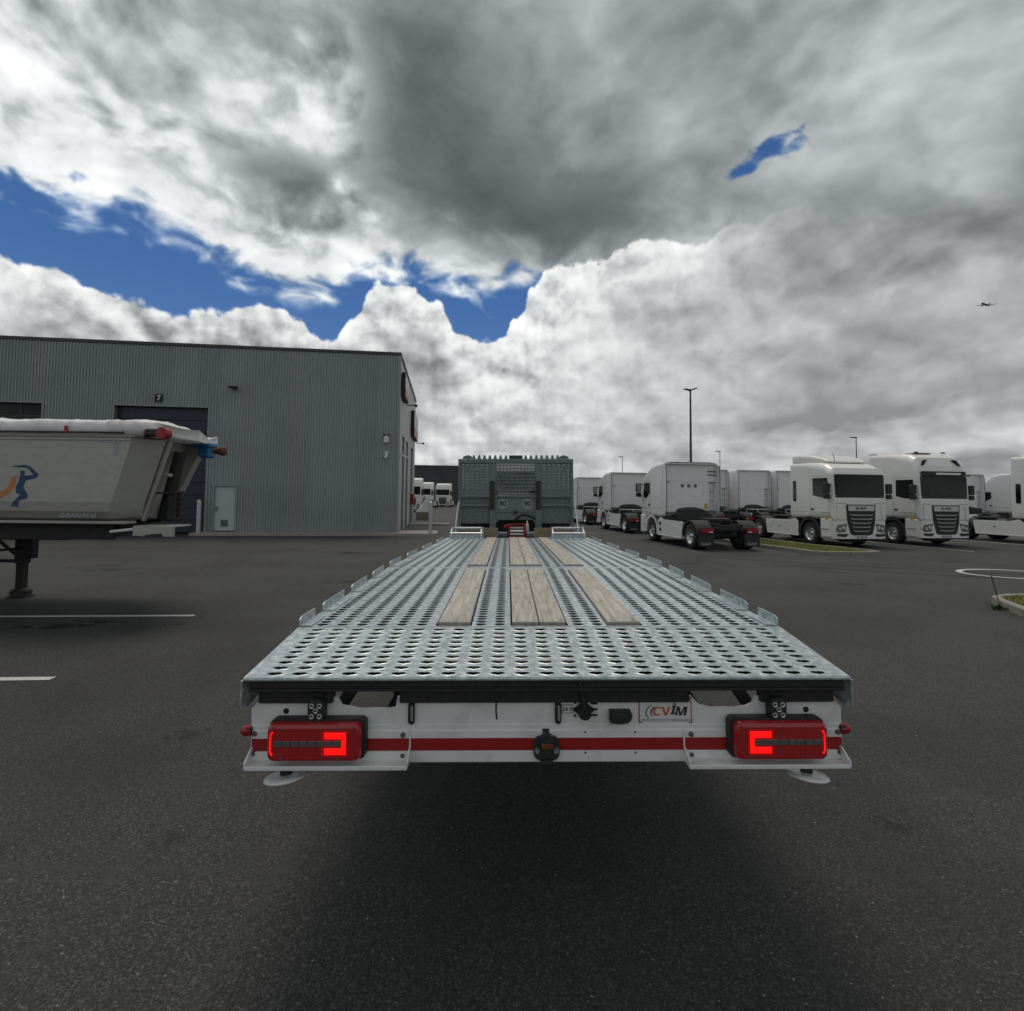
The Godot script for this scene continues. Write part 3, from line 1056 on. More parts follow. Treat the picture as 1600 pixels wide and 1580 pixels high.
# one tread hole: a rectangle of sheet w by d with a winged hole, its rim pushed up
func tread_cell(w: float, d: float, hw: float, hd: float, rise: float) -> ArrayMesh:
	var st := ms()
	var n := 16
	var rect := []
	var hole := []
	for k in n:
		var t := k % 4
		var s := float(t) / 4.0 * 2.0 - 1.0
		var u := Vector2.ZERO
		match k / 4:
			0: u = Vector2(s, -1)
			1: u = Vector2(1, s)
			2: u = Vector2(-s, 1)
			3: u = Vector2(-1, -s)
		rect.append(Vector3(u.x * w / 2, 0, u.y * d / 2))
		var h := Vector2(hw * u.x * sqrt(1.0 - u.y * u.y / 2.0), hd * u.y * sqrt(1.0 - u.x * u.x / 2.0))
		if absf(u.x) < 0.1: h.y *= 1.3 if u.y > 0 else 0.72
		hole.append(h)
	var ring := func(k: float, y: float) -> Array:
		var r := []
		for h in hole: r.append(Vector3(h.x * k, y, h.y * k))
		return r
	var rings := [rect, ring.call(1.28, 0.0), ring.call(1.06, rise), ring.call(1.0, rise), ring.call(1.0, rise - 0.0012)]
	for i in rings.size() - 1:
		st.set_smooth_group(-1 if i == 0 else 1)
		for k in n:
			var j := (k + 1) % n
			face(st, [rings[i][j], rings[i][k], rings[i + 1][k], rings[i + 1][j]])
	st.generate_normals()
	return st.commit()

# a tread sheet between two points of the deck's profile; cols are hole columns, gaps are openings for planks
func tread_sheet(z0: float, y0: float, z1: float, y1: float, half: float, cols: Array, pitch_x: float, rows: int, cell: ArrayMesh, cell_d: float, margin0: float, openings: Array, open0 := 0.018, open1 := 0.03) -> SurfaceTool:
	var st := ms()
	var along := Vector3(0, y1 - y0, z1 - z0)
	var len := along.length()
	var fwd := along / len                      # towards the cab
	var up := fwd.cross(Vector3(-1, 0, 0)).normalized()
	if up.y < 0: up = -up
	var xf := Transform3D(Basis(Vector3(1, 0, 0), up, -fwd), Vector3(0, y0, z0))
	# x intervals: columns, openings and plain strips between
	var cuts := []
	for c in cols: cuts.append([c - pitch_x / 2, c + pitch_x / 2, 1])
	for o in openings: cuts.append([o[0], o[1], 2])
	cuts.sort_custom(func(a, b): return a[0] < b[0])
	var x := -half
	cuts.append([half, half, 0])
	var l1 := margin0 + rows * cell_d
	var strip := func(xa: float, xb: float, la: float, lb: float):
		if xb - xa > 0.0005 and lb - la > 0.0005:
			face(st, [xf * Vector3(xa, 0, -la), xf * Vector3(xb, 0, -la), xf * Vector3(xb, 0, -lb), xf * Vector3(xa, 0, -lb)])
	for c in cuts:
		strip.call(x, c[0], 0.0, len)
		if c[2] == 1:
			strip.call(c[0], c[1], 0.0, margin0)
			strip.call(c[0], c[1], l1, len)
		elif c[2] == 2:
			strip.call(c[0], c[1], 0.0, open0)
			strip.call(c[0], c[1], len - open1, len)
		x = c[1]
	st.generate_normals()
	var out := SurfaceTool.new()
	out.begin(Mesh.PRIMITIVE_TRIANGLES)
	out.append_from(st.commit(), 0, Transform3D.IDENTITY)
	for c in cols:
		for r in rows:
			out.append_from(cell, 0, xf * Transform3D(Basis.IDENTITY, Vector3(c, 0, -(margin0 + (r + 0.5) * cell_d))))
	return out

func wheel(parent: Node, at: Vector3, r: float, w: float, side: float, steer := false, mrim: Material = null):
	# tyre with a rim child; side is the way the outer face looks along x
	var st := ms()
	var xf := Transform3D(Basis(Vector3(0, 0, 1), Vector3(side, 0, 0), Vector3(0, side, 0)), at)
	lathe(st, rev([[r * 0.56, w * 0.46], [r * 0.62, w * 0.5], [r * 0.86, w * 0.5], [r * 0.97, w * 0.40], [r, w * 0.28], [r, -w * 0.28], [r * 0.97, -w * 0.4], [r * 0.86, -w * 0.5], [r * 0.56, -w * 0.46]]), 32, xf)
	var t := obj("wheel", st, M.rubber, parent)
	st = ms()
	var o := 0.34 if steer else -0.1
	lathe(st, rev([[0.0, w * (0.30 if steer else 0.40)], [r * 0.16, w * (0.30 if steer else 0.40)], [r * 0.19, w * 0.1 * (1.0 if steer else 3.0)], [r * 0.30, w * (0.28 if steer else o)], [r * 0.42, w * (o - 0.02)], [r * 0.50, w * (o - 0.22)], [r * 0.53, w * 0.36], [r * 0.58, w * 0.49], [r * 0.60, w * 0.50]]), 28, xf, 1)
	for k in 10:
		var a := TAU * k / 10.0
		var b := xf * Vector3(cos(a) * r * 0.32, w * (0.28 if steer else o), sin(a) * r * 0.32)
		cyl(st, b, b + Vector3(side * 0.035, 0, 0), 0.016, 0.013, 6)
	obj("rim", st, mrim if mrim else M.steel, t)
	st = ms()
	for k in 10:
		var a := TAU * (k + 0.5) / 10.0
		var b := xf * Vector3(cos(a) * r * 0.44, w * (o - 0.06), sin(a) * r * 0.44)
		cyl(st, b, b + Vector3(side * 0.012, 0, 0), r * 0.042, r * 0.042, 8)
	obj("hand_hole", st, M.black, t)

const PROFILE := [[0.0, 1.205], [-0.57, 1.272], [-2.63, 1.306], [-7.30, 1.212]]

func make_tow_truck():
	var root := thing("recovery_truck", Vector3(0.17, 0, -2.24))
	root.rotation = Vector3(0, 0.007, 0.0105)
	tag(root, "flatbed recovery truck with galvanised tread deck and lit red tail lamps", "truck")
	var half := 1.255
	# ---- deck sheets
	var colsr := []
	for k in 23: colsr.append(-1.141 + k * 0.1037)
	var colsm := []
	for s in [-1.0, 1.0]:
		for k in 6: colsm.append(s * (0.622 + k * 0.105))
		colsm.append(s * 0.208)
		colsm.append(s * 0.308)
	var openings := [[-0.545, -0.355], [-0.152, 0.152], [0.355, 0.545]]
	var cr := tread_cell(0.1037, 0.0555, 0.0315, 0.0140, 0.0016)
	var cm := tread_cell(0.096, 0.0585, 0.0285, 0.0225, 0.0008)
	var P := PROFILE
	var st := tread_sheet(P[0][0], P[0][1], P[1][0], P[1][1], half, colsr, 0.1037, 10, cr, 0.0555, 0.009, [])
	put("rear_ramp_sheet", st.commit(), M.zinc, root)
	st = tread_sheet(P[1][0] - 0.006, P[1][1], P[2][0] + 0.004, P[2][1], half, colsm, 0.096, 34, cm, 0.0585, 0.02, openings, 0.018, 0.15)
	put("deck_sheet", st.commit(), M.zinc, root)
	st = tread_sheet(P[2][0] - 0.004, P[2][1], P[3][0], P[3][1], half, colsm, 0.096, 78, cm, 0.0585, 0.03, openings, 0.10, 0.03)
	put("deck_sheet", st.commit(), M.zinc, root)
	# ---- black frame below the sheets and the folded rear lip
	st = ms()
	for k in 3:
		var a := Vector3(0, P[k][1] - (0.075 if k == 0 else 0.10), P[k][0] - (0.22 if k == 0 else 0.0))
		var b := Vector3(0, P[k + 1][1] - 0.10, P[k + 1][0])
		bar(st, a, b, half * 2 - 0.08, 0.05)
	obj("under_frame", st, M.chassis, root)
	for x in [[-1.21, -0.90], [-0.62, 0.60], [0.90, 1.21]]:
		st = ms()
		bb(st, Vector3(x[0], 1.085, -0.085), Vector3(x[1], 1.15, -0.04), 0.004)
		obj("rear_crossbar", st, M.chassis, root)
	st = ms()
	bb(st, Vector3(-half, 1.192, -0.004), Vector3(half, 1.2035, 0.006), 0.003)
	obj("rear_lip", st, M.zinc, root)
	st = ms()
	bb(st, Vector3(-half + 0.02, 1.155, -0.03), Vector3(half - 0.02, 1.191, -0.014), 0.004)
	bb(st, Vector3(-half + 0.02, 1.147, -0.032), Vector3(half - 0.02, 1.157, -0.002), 0.002)
	obj("rear_channel", st, M.chassis, root)
	for s in [-1.0, 1.0]:
		st = ms()
		prism(st, poly([0.004, 1.192, 0.004, 1.085, -0.05, 1.07, -0.30, 1.12, -0.58, 1.15, -0.58, 1.262]), -0.004, 0.004, Transform3D(Basis(Vector3(0, 0, 1), Vector3(0, 1, 0), Vector3(-1, 0, 0)), Vector3(s * (half + 0.005), 0, 0)))
		obj("ramp_cheek", st, M.zinc, root)
		st = ms()
		for k in [1, 2]:
			bar(st, Vector3(s * (half + 0.003), P[k][1] - 0.066, P[k][0]), Vector3(s * (half + 0.003), P[k + 1][1] - 0.066, P[k + 1][0]), 0.008, 0.12)
			bar(st, Vector3(s * (half - 0.03), P[k][1] - 0.126, P[k][0]), Vector3(s * (half - 0.03), P[k + 1][1] - 0.126, P[k + 1][0]), 0.06, 0.008)
		obj("side_rail", st, M.zinc, root)
		# upright guard plates along the edge
		for g in [[0.58, 0.80], [0.93, 1.33], [1.50, 1.90], [2.08, 2.46], [2.70, 3.2], [3.55, 4.2], [4.6, 5.4], [5.9, 6.8]]:
			var ya := deck_y(-g[0])
			var yb := deck_y(-g[1])
			st = ms()
			var pl := poly([-g[0], ya + 0.002, -g[1], yb + 0.002, -g[1], yb + 0.050, -g[0] - 0.03, ya + 0.050, -g[0], ya + 0.036])
			prism(st, pl, -0.003, 0.003, Transform3D(Basis(Vector3(0, 0, 1), Vector3(0, 1, 0), Vector3(-1, 0, 0)), Vector3(s * (half - 0.004), 0, 0)))
			bar(st, Vector3(s * (half - 0.036), ya + 0.004, -g[0] - 0.004), Vector3(s * (half - 0.036), yb + 0.004, -g[1] + 0.004), 0.058, 0.005)
			obj("edge_guard", st, M.zinc, root)
	# ---- wooden planks let into the deck
	var q := 0
	for sec in [[-0.622, -2.472], [-2.765, -7.26]]:
		for x in [[-0.535, -0.365], [-0.142, -0.003], [0.003, 0.142], [0.365, 0.535]]:
			var parts := [[sec[0], sec[1]]]
			if q == 6: parts = [[sec[0], -3.9], [-3.905, sec[1]]]
			for z in parts:
				st = ms()
				var a := Vector3((x[0] + x[1]) / 2, deck_y(z[0]) - 0.001, z[0])
				var b := Vector3((x[0] + x[1]) / 2, deck_y(z[1]) - 0.001, z[1])
				bar(st, a, b, x[1] - x[0], 0.032, 0.004)
				var pk := obj("plank", st, M.wood if q % 3 == 0 else M.wood_b, root)
				var n := maxi(3, roundi(absf(z[1] - z[0]) / 0.45))
				for k in n + 1:
					for sx in [x[0] + 0.025, x[1] - 0.025]:
						var p := a.lerp(b, clampf(float(k) / n, 0.02, 0.98))
						p = Vector3(sx, p.y + 0.0155, p.z)
						st = ms()
						cyl(st, p, p + Vector3(0, 0.0025, 0), 0.0065, 0.005, 8)
						obj("screw", st, M.steel_dark, pk)
			q += 1
	make_rear_panel(root)
	make_headboard(root)
	make_running_gear(root)

func deck_y(z: float) -> float:
	for i in 3:
		if z >= PROFILE[i + 1][0]:
			return lerpf(PROFILE[i][1], PROFILE[i + 1][1], (z - PROFILE[i][0]) / (PROFILE[i + 1][0] - PROFILE[i][0]))
	return PROFILE[3][1]

func make_rear_panel(root: Node3D):
	var zf := -0.06                       # outer face of the white panel
	var st := ms()
	# white pressed panel with its two cut-outs
	var outline := poly([-1.245, 0.836, 1.25, 0.836, 1.25, 1.06, 1.20, 1.104, 0.884, 1.106, 0.872, 1.076, 0.845, 1.063, 0.80, 1.058, 0.70, 1.058, 0.66, 1.066, 0.645, 1.070, 0.613, 1.106, -0.632, 1.106, -0.640, 1.062, -0.66, 1.058, -0.80, 1.058, -0.85, 1.068, -0.866, 1.072, -0.886, 1.106, -1.20, 1.104, -1.245, 1.06])
	prism(st, outline, zf - 0.012, zf)
	# folded steps across the face
	bb(st, Vector3(-1.24, 0.955, zf), Vector3(1.245, 0.992, zf + 0.006), 0.003)
	bb(st, Vector3(-1.24, 0.838, zf), Vector3(1.245, 0.972, zf + 0.012), 0.004)
	obj("rear_panel", st, M.white, root)
	st = ms()
	bb(st, Vector3(-1.236, 0.889, zf + 0.012), Vector3(1.241, 0.939, zf + 0.0135))
	obj("red_stripe", st, M.red, root)
	# lower trays with turned-up ends
	for s in [-1.0, 1.0]:
		st = ms()
		var x0: float = s * 1.232
		var x1: float = s * 0.575
		bb(st, Vector3(minf(x0, x1), 0.843, zf + 0.019), Vector3(maxf(x0, x1), 0.849, zf + 0.085), 0.002)
		bb(st, Vector3(minf(x0, x1), 0.845, zf + 0.079), Vector3(maxf(x0, x1), 0.860, zf + 0.085), 0.002)
		bb(st, Vector3(minf(s * 1.232, x1), 0.845, zf + 0.014), Vector3(maxf(s * 1.232, x1), 0.888, zf + 0.019), 0.002)
		for xe in [x1, x0]:
			prism(st, poly([zf + 0.012, 0.849, zf + 0.085, 0.849, zf + 0.085, 0.872, zf + 0.03, 0.905, zf + 0.012, 0.905]), -0.0025, 0.0025, Transform3D(Basis(Vector3(0, 0, 1), Vector3(0, 1, 0), Vector3(-1, 0, 0)), Vector3(xe, 0, 0)))
		prism(st, poly([zf + 0.0135, 0.885, zf + 0.0135, 0.975, zf + 0.017, 0.975, zf + 0.017, 0.885]), -0.003, 0.003, Transform3D(Basis(Vector3(0, 0, 1), Vector3(0, 1, 0), Vector3(-1, 0, 0)), Vector3(x1, 0, 0)))
		obj("lamp_tray", st, M.white, root)
		for sc in [[0.605, 0.953], [0.605, 0.871], [1.225, 0.96], [1.227, 0.88]]:
			st = ms()
			cyl(st, Vector3(s * sc[0], sc[1], zf + 0.012), Vector3(s * sc[0], sc[1], zf + 0.022), 0.011, 0.009, 10)
			obj("screw", st, M.steel_dark, root)
		tail_lamp(root, s, zf)
		# work lamp on its clip
		st = ms()
		var c := Vector3(s * 0.958, 1.068, zf + 0.035)
		prism(st, shifted(rr(0.064, 0.092, 0.018), Vector2(c.x, c.y)), c.z - 0.03, c.z + 0.02)
		bb(st, c + Vector3(-0.012, 0.046, -0.03), c + Vector3(0.02, 0.066, 0.0), 0.004)
		bb(st, c + Vector3(-0.028, 0.058, -0.02), c + Vector3(0.028, 0.066, 0.01), 0.003)
		var wl := obj("work_lamp", st, M.black_plastic, root)
		for d in [[-0.016, 0.02], [0.016, 0.02], [0.0, 0.0], [-0.016, -0.022], [0.016, -0.022]]:
			st = ms()
			lathe(st, [[0.011, 0.002], [0.009, 0.004], [0.005, 0.0], [0.0, -0.002]], 12, Transform3D(Basis(Vector3(1, 0, 0), Vector3(0, 0, 1), Vector3(0, -1, 0)), c + Vector3(d[0], d[1], 0.02)))
			obj("reflector", st, M.steel, wl)
		# round hole, side marker
		st = ms()
		cyl(st, Vector3(s * 1.10, 1.048, zf), Vector3(s * 1.10, 1.048, zf + 0.002), 0.012, 0.012, 16)
		obj("hole_plug", st, M.black, root)
		st = ms()
		bb(st, Vector3(s * 1.235, 0.955, zf - 0.02), Vector3(s * 1.262, 0.985, zf + 0.02), 0.004)
		obj("marker_stalk", st, M.black_plastic, root)
		st = ms()
		lathe(st, [[0.021, -0.02], [0.023, 0.0], [0.021, 0.016], [0.012, 0.027], [0.0, 0.03]], 16, Transform3D(Basis(Vector3(0, 0, 1), Vector3(s, 0, 0), Vector3(0, s, 0)), Vector3(s * 1.258, 0.969, zf)))
		obj("marker_lamp", st, M.lens_dim, root)
		# support foot: tilted pale disc on a black stem
		var fx := Transform3D(Basis.from_euler(Vector3(-0.12, 0, s * -0.10)), Vector3(s * 1.095, 0.778, zf + 0.0))
		st = ms()
		lathe(st, [[0.0, -0.005], [0.082, -0.005], [0.088, 0.0], [0.085, 0.006], [0.06, 0.012], [0.0, 0.012]], 32, fx)
		obj("support_foot", st, M.white, root)
		st = ms()
		cyl(st, fx * Vector3(0, 0.012, 0), fx * Vector3(-0.0, 0.12, 0), 0.024, 0.024, 14)
		obj("foot_stem", st, M.black, root)
		# hook block at the corner under the deck
		st = ms()
		bar(st, Vector3(s * 1.20, 1.09, zf - 0.03), Vector3(s * 1.14, 1.125, zf - 0.06), 0.10, 0.04, 0.006)
		obj("corner_bracket", st, M.white, root)
	# slotted grips
	for x in [-0.571, 0.046]:
		st = ms()
		prism(st, shifted(rr(0.026, 0.09, 0.012), Vector2(x, 1.042)), zf, zf + 0.016)
		var grip := obj("slot_frame", st, M.black, root)
		st = ms()
		prism(st, shifted(rr(0.010, 0.064, 0.0045), Vector2(x + 0.003, 1.042)), zf + 0.016, zf + 0.018)
		obj("slot_insert", st, M.steel, grip)
	# 24 V plate and socket with its lead
	st = ms()
	prism(st, shifted(rr(0.050, 0.036, 0.006), Vector2(0.086, 1.053)), zf, zf + 0.0015)
	var vp := obj("voltage_plate", st, M.print_black, root)
	st = ms()
	prism(st, shifted(rr(0.046, 0.032, 0.005), Vector2(0.086, 1.053)), zf + 0.0015, zf + 0.0025)
	obj("plate_face", st, M.print_white, vp)
	lettering("plate_text", "24 V", 0.0165, M.print_black, vp, Vector3(0.086, 1.053, zf + 0.003), Vector3.ZERO, 0.0, 0.95, 0.001)
	st = ms()
	cyl(st, Vector3(0.155, 1.05, zf), Vector3(0.155, 1.05, zf + 0.05), 0.030, 0.026, 20)
	prism(st, poly([0.108, 1.053, 0.13, 1.068, 0.13, 1.036]), zf, zf + 0.012)
	prism(st, poly([0.203, 1.053, 0.18, 1.068, 0.18, 1.036]), zf, zf + 0.012)
	bb(st, Vector3(0.135, 1.02, zf), Vector3(0.175, 1.08, zf + 0.03), 0.006)
	var so := obj("socket", st, M.black, root)
	st = ms()
	for y in [1.076, 1.052, 1.028]:
		bb(st, Vector3(0.186, y - 0.004, zf), Vector3(0.214, y + 0.004, zf + 0.006), 0.002)
	for y in [1.08, 1.026]:
		cyl(st, Vector3(0.118, y, zf), Vector3(0.118, y, zf + 0.005), 0.005, 0.005, 8)
	obj("socket_lugs", st, M.black, so)
	st = ms()
	tube(st, [Vector3(0.152, 1.06, zf + 0.045), Vector3(0.150, 1.09, zf + 0.05), Vector3(0.143, 1.13, zf + 0.03), Vector3(0.134, 1.17, zf + 0.05), Vector3(0.132, 1.185, zf + 0.04)], 0.009)
	obj("lead", st, M.black, root)
	st = ms()
	tube(st, [Vector3(-0.212, 1.172, zf + 0.05), Vector3(-0.211, 1.13, zf + 0.05), Vector3(-0.2135, 1.10, zf + 0.052), Vector3(-0.2145, 1.06, zf + 0.05), Vector3(-0.211, 1.03, zf + 0.045)], 0.0036, 6)
	obj("loose_wire", st, M.black, root)
	# black covered connector
	st = ms()
	prism(st, poly([0.262, 1.054, 0.348, 1.054, 0.356, 1.036, 0.348, 1.014, 0.335, 1.006, 0.31, 1.002, 0.262, 1.006]), zf, zf + 0.034)
	bb(st, Vector3(0.266, 1.022, zf + 0.034), Vector3(0.335, 1.05, zf + 0.042), 0.004)
	obj("connector_cover", st, M.black_plastic, root)
	# maker's plate
	st = ms()
	bb(st, Vector3(0.388, 0.987, zf), Vector3(0.613, 1.101, zf + 0.002))
	var pl := obj("maker_plate", st, M.red, root)
	st = ms()
	bb(st, Vector3(0.3925, 0.9915, zf + 0.002), Vector3(0.6085, 1.0965, zf + 0.0032))
	obj("plate_face", st, M.print_white, pl)
	st = ms()
	for x in [0.398, 0.603]:
		for y in [0.997, 1.091]:
			cyl(st, Vector3(x, y, zf + 0.003), Vector3(x, y, zf + 0.006), 0.0035, 0.003, 8)
	obj("plate_rivet", st, M.steel_dark, pl)
	var zt := zf + 0.0042
	logo_word(pl, Vector3(0.5, 1.043, zt), 1.0, M.print_black, M.orange)
	lettering("plate_text", "CONSTRUCTEUR CARROSSIER", 0.0105, M.print_grey, pl, Vector3(0.501, 1.007, zt), Vector3.ZERO, 0.0, 1.16, 0.001)
	# little dark tab, tow eye with camera
	st = ms()
	bb(st, Vector3(-0.022, 0.956, zf + 0.006), Vector3(0.010, 0.975, zf + 0.012), 0.002)
	obj("dark_tab", st, M.black_plastic, root)
	st = ms()
	prism(st, shifted(rr(0.108, 0.096, 0.03), Vector2(-0.004, 0.902)), zf + 0.012, zf + 0.03)
	prism(st, shifted(rr(0.052, 0.07, 0.02), Vector2(-0.004, 0.932)), zf + 0.03, zf + 0.06)
	bb(st, Vector3(-0.03, 0.84, zf + 0.012), Vector3(0.022, 0.86, zf + 0.05), 0.006)
	var ey := obj("tow_socket", st, M.black_plastic, root)
	for x in [-0.043, 0.035]:
		st = ms()
		cyl(st, Vector3(x, 0.897, zf + 0.03), Vector3(x, 0.897, zf + 0.042), 0.013, 0.011, 6)
		obj("bolt", st, M.steel, ey)
	st = ms()
	bb(st, Vector3(-0.028, 0.915, zf + 0.06), Vector3(0.02, 0.935, zf + 0.064), 0.002)
	obj("amber_reflector", st, M.amber_dark, ey)
	for x in [[0.16, 0.961], [0.16, 0.878], [0.37, 0.961], [0.37, 0.878]]:
		st = ms()
		cyl(st, Vector3(x[0], x[1], zf + 0.012), Vector3(x[0], x[1], zf + 0.0135), 0.004, 0.004, 8)
		obj("pin_hole", st, M.black, root)

# the maker's word mark: two sweeping arcs, V, i with a dot, M; slanted
func logo_word(parent: Node, at: Vector3, k: float, dark: Material, warm: Material):
	var st := ms()
	for a in [[-0.073, 0.026, 0.0045], [-0.058, 0.020, 0.006]]:
		var outer := PackedVector2Array()
		var inner := PackedVector2Array()
		for i in 13:
			var t := deg_to_rad(95.0 + 170.0 * i / 12.0)
			var taper := 0.35 + 0.65 * sin(PI * (i + 1) / 14.0)
			outer.append(Vector2(cos(t) * a[1] * 0.8 + sin(t) * 0.006, sin(t) * a[1]))
			inner.append(Vector2(cos(t) * (a[1] - a[2] * taper) * 0.8 + sin(t) * 0.006, sin(t) * (a[1] - a[2] * taper)))
		inner.reverse()
		outer.append_array(inner)
		var pp := PackedVector2Array()
		for v in outer: pp.append(Vector2(at.x, at.y) + (v + Vector2(a[0] + 0.012, 0)) * k)
		prism(st, pp, at.z - 0.0008, at.z + 0.0006)
	obj("swoosh", st, dark, parent)
	lettering("letter", "C", 0.036 * k, warm, parent, at + Vector3(-0.036, 0, 0.0004) * k, Vector3.ZERO, 0.18, 1.25, 0.001)
	lettering("letter", "V", 0.036 * k, warm, parent, at + Vector3(0.003, 0, 0.0004) * k, Vector3.ZERO, 0.05, 1.25, 0.001)
	lettering("letter", "İ", 0.036 * k, dark, parent, at + Vector3(0.035, 0.005, 0.0004) * k, Vector3.ZERO, 0.22, 1.2, 0.001)
	lettering("letter", "M", 0.036 * k, dark, parent, at + Vector3(0.069, 0, 0.0004) * k, Vector3.ZERO, 0.22, 1.25, 0.001)

func tail_lamp(root: Node3D, s: float, zf: float):
	var c := Vector2(s * 0.956, 0.950)
	var lamp := Node3D.new()
	lamp.name = "tail_lamp"
	root.add_child(lamp, true)
	var st := ms()
	prism(st, shifted(rr(0.392, 0.160, 0.022), c + Vector2(-s * 0.008, 0.004)), zf + 0.012, zf + 0.05)
	obj("housing", st, M.black_plastic, lamp)
	# domed red lens
	st = ms()
	var rings := []
	for k in [[0.380, 0.150, 0.05], [0.380, 0.150, 0.066], [0.374, 0.145, 0.075], [0.362, 0.134, 0.081], [0.344, 0.118, 0.083]]:
		var r := []
		for p in rr(k[0], k[1], 0.024): r.append(Vector3(c.x + p.x, c.y + p.y, zf + k[2]))
		rings.append(r)
	loft(st, rings)
	obj("lens", st, M.lens, lamp)
	var z := zf + 0.0835
	# centre bar of indicator segments
	var x0 := c.x - s * 0.118
	for i in 8:
		st = ms()
		var x := c.x + s * (0.142 - i * 0.0345)
		bb(st, Vector3(x - 0.016, c.y - 0.0115, z), Vector3(x + 0.016, c.y + 0.0115, z + 0.0045), 0.002)
		obj("indicator_segment", st, M.steel_dark, lamp)
	# glowing C open to the outside, and the glowing outer bar
	st = ms()
	var xi := c.x - s * 0.134
	var xo := c.x - s * 0.046
	bb(st, Vector3(minf(xi, xo), c.y + 0.018, z), Vector3(maxf(xi, xo), c.y + 0.044, z + 0.004), 0.002)
	bb(st, Vector3(minf(xi, xo), c.y - 0.044, z), Vector3(maxf(xi, xo), c.y - 0.018, z + 0.004), 0.002)
	bb(st, Vector3(minf(xi, xi + s * 0.018), c.y - 0.018, z), Vector3(maxf(xi, xi + s * 0.018), c.y + 0.018, z + 0.004))
	obj("light_strip", st, M.lit_red, lamp)
	st = ms()
	bb(st, Vector3(minf(xi - s * 0.008, xo + s * 0.012), c.y - 0.051, z - 0.001), Vector3(maxf(xi - s * 0.008, xo + s * 0.012), c.y + 0.051, z + 0.0012), 0.0005)
	obj("glow_diffuser", st, M.dim_red, lamp)
	# moulded frame lines of the lens
	st = ms()
	for yy in [-0.058, 0.058]:
		bar(st, Vector3(c.x - 0.165, c.y + yy, z - 0.001), Vector3(c.x + 0.165, c.y + yy, z - 0.001), 0.004, 0.003)
	for xx in [-0.055, 0.02, 0.09]:
		bar(st, Vector3(c.x + xx, c.y - 0.056, z - 0.001), Vector3(c.x + xx, c.y - 0.014, z - 0.001), 0.0025, 0.002)
		bar(st, Vector3(c.x + xx, c.y + 0.014, z - 0.001), Vector3(c.x + xx, c.y + 0.056, z - 0.001), 0.0025, 0.002)
	obj("lens_rib", st, M.lens, lamp)
	st = ms()
	tube(st, [Vector3(c.x + s * 0.164, c.y + 0.046, z - 0.001), Vector3(c.x + s * 0.172, c.y + 0.034, z - 0.002), Vector3(c.x + s * 0.173, c.y - 0.034, z - 0.002), Vector3(c.x + s * 0.165, c.y - 0.046, z - 0.001)], 0.0045, 6)
	obj("light_strip", st, M.lit_red, lamp)
	for p in [[-0.13, 0.058], [0.10, 0.058], [-0.13, -0.058], [0.10, -0.058]]:
		st = ms()
		cyl(st, Vector3(c.x + p[0], c.y + p[1], z), Vector3(c.x + p[0], c.y + p[1], z + 0.0015), 0.005, 0.005, 8)
		obj("lens_screw", st, M.steel_dark, lamp)

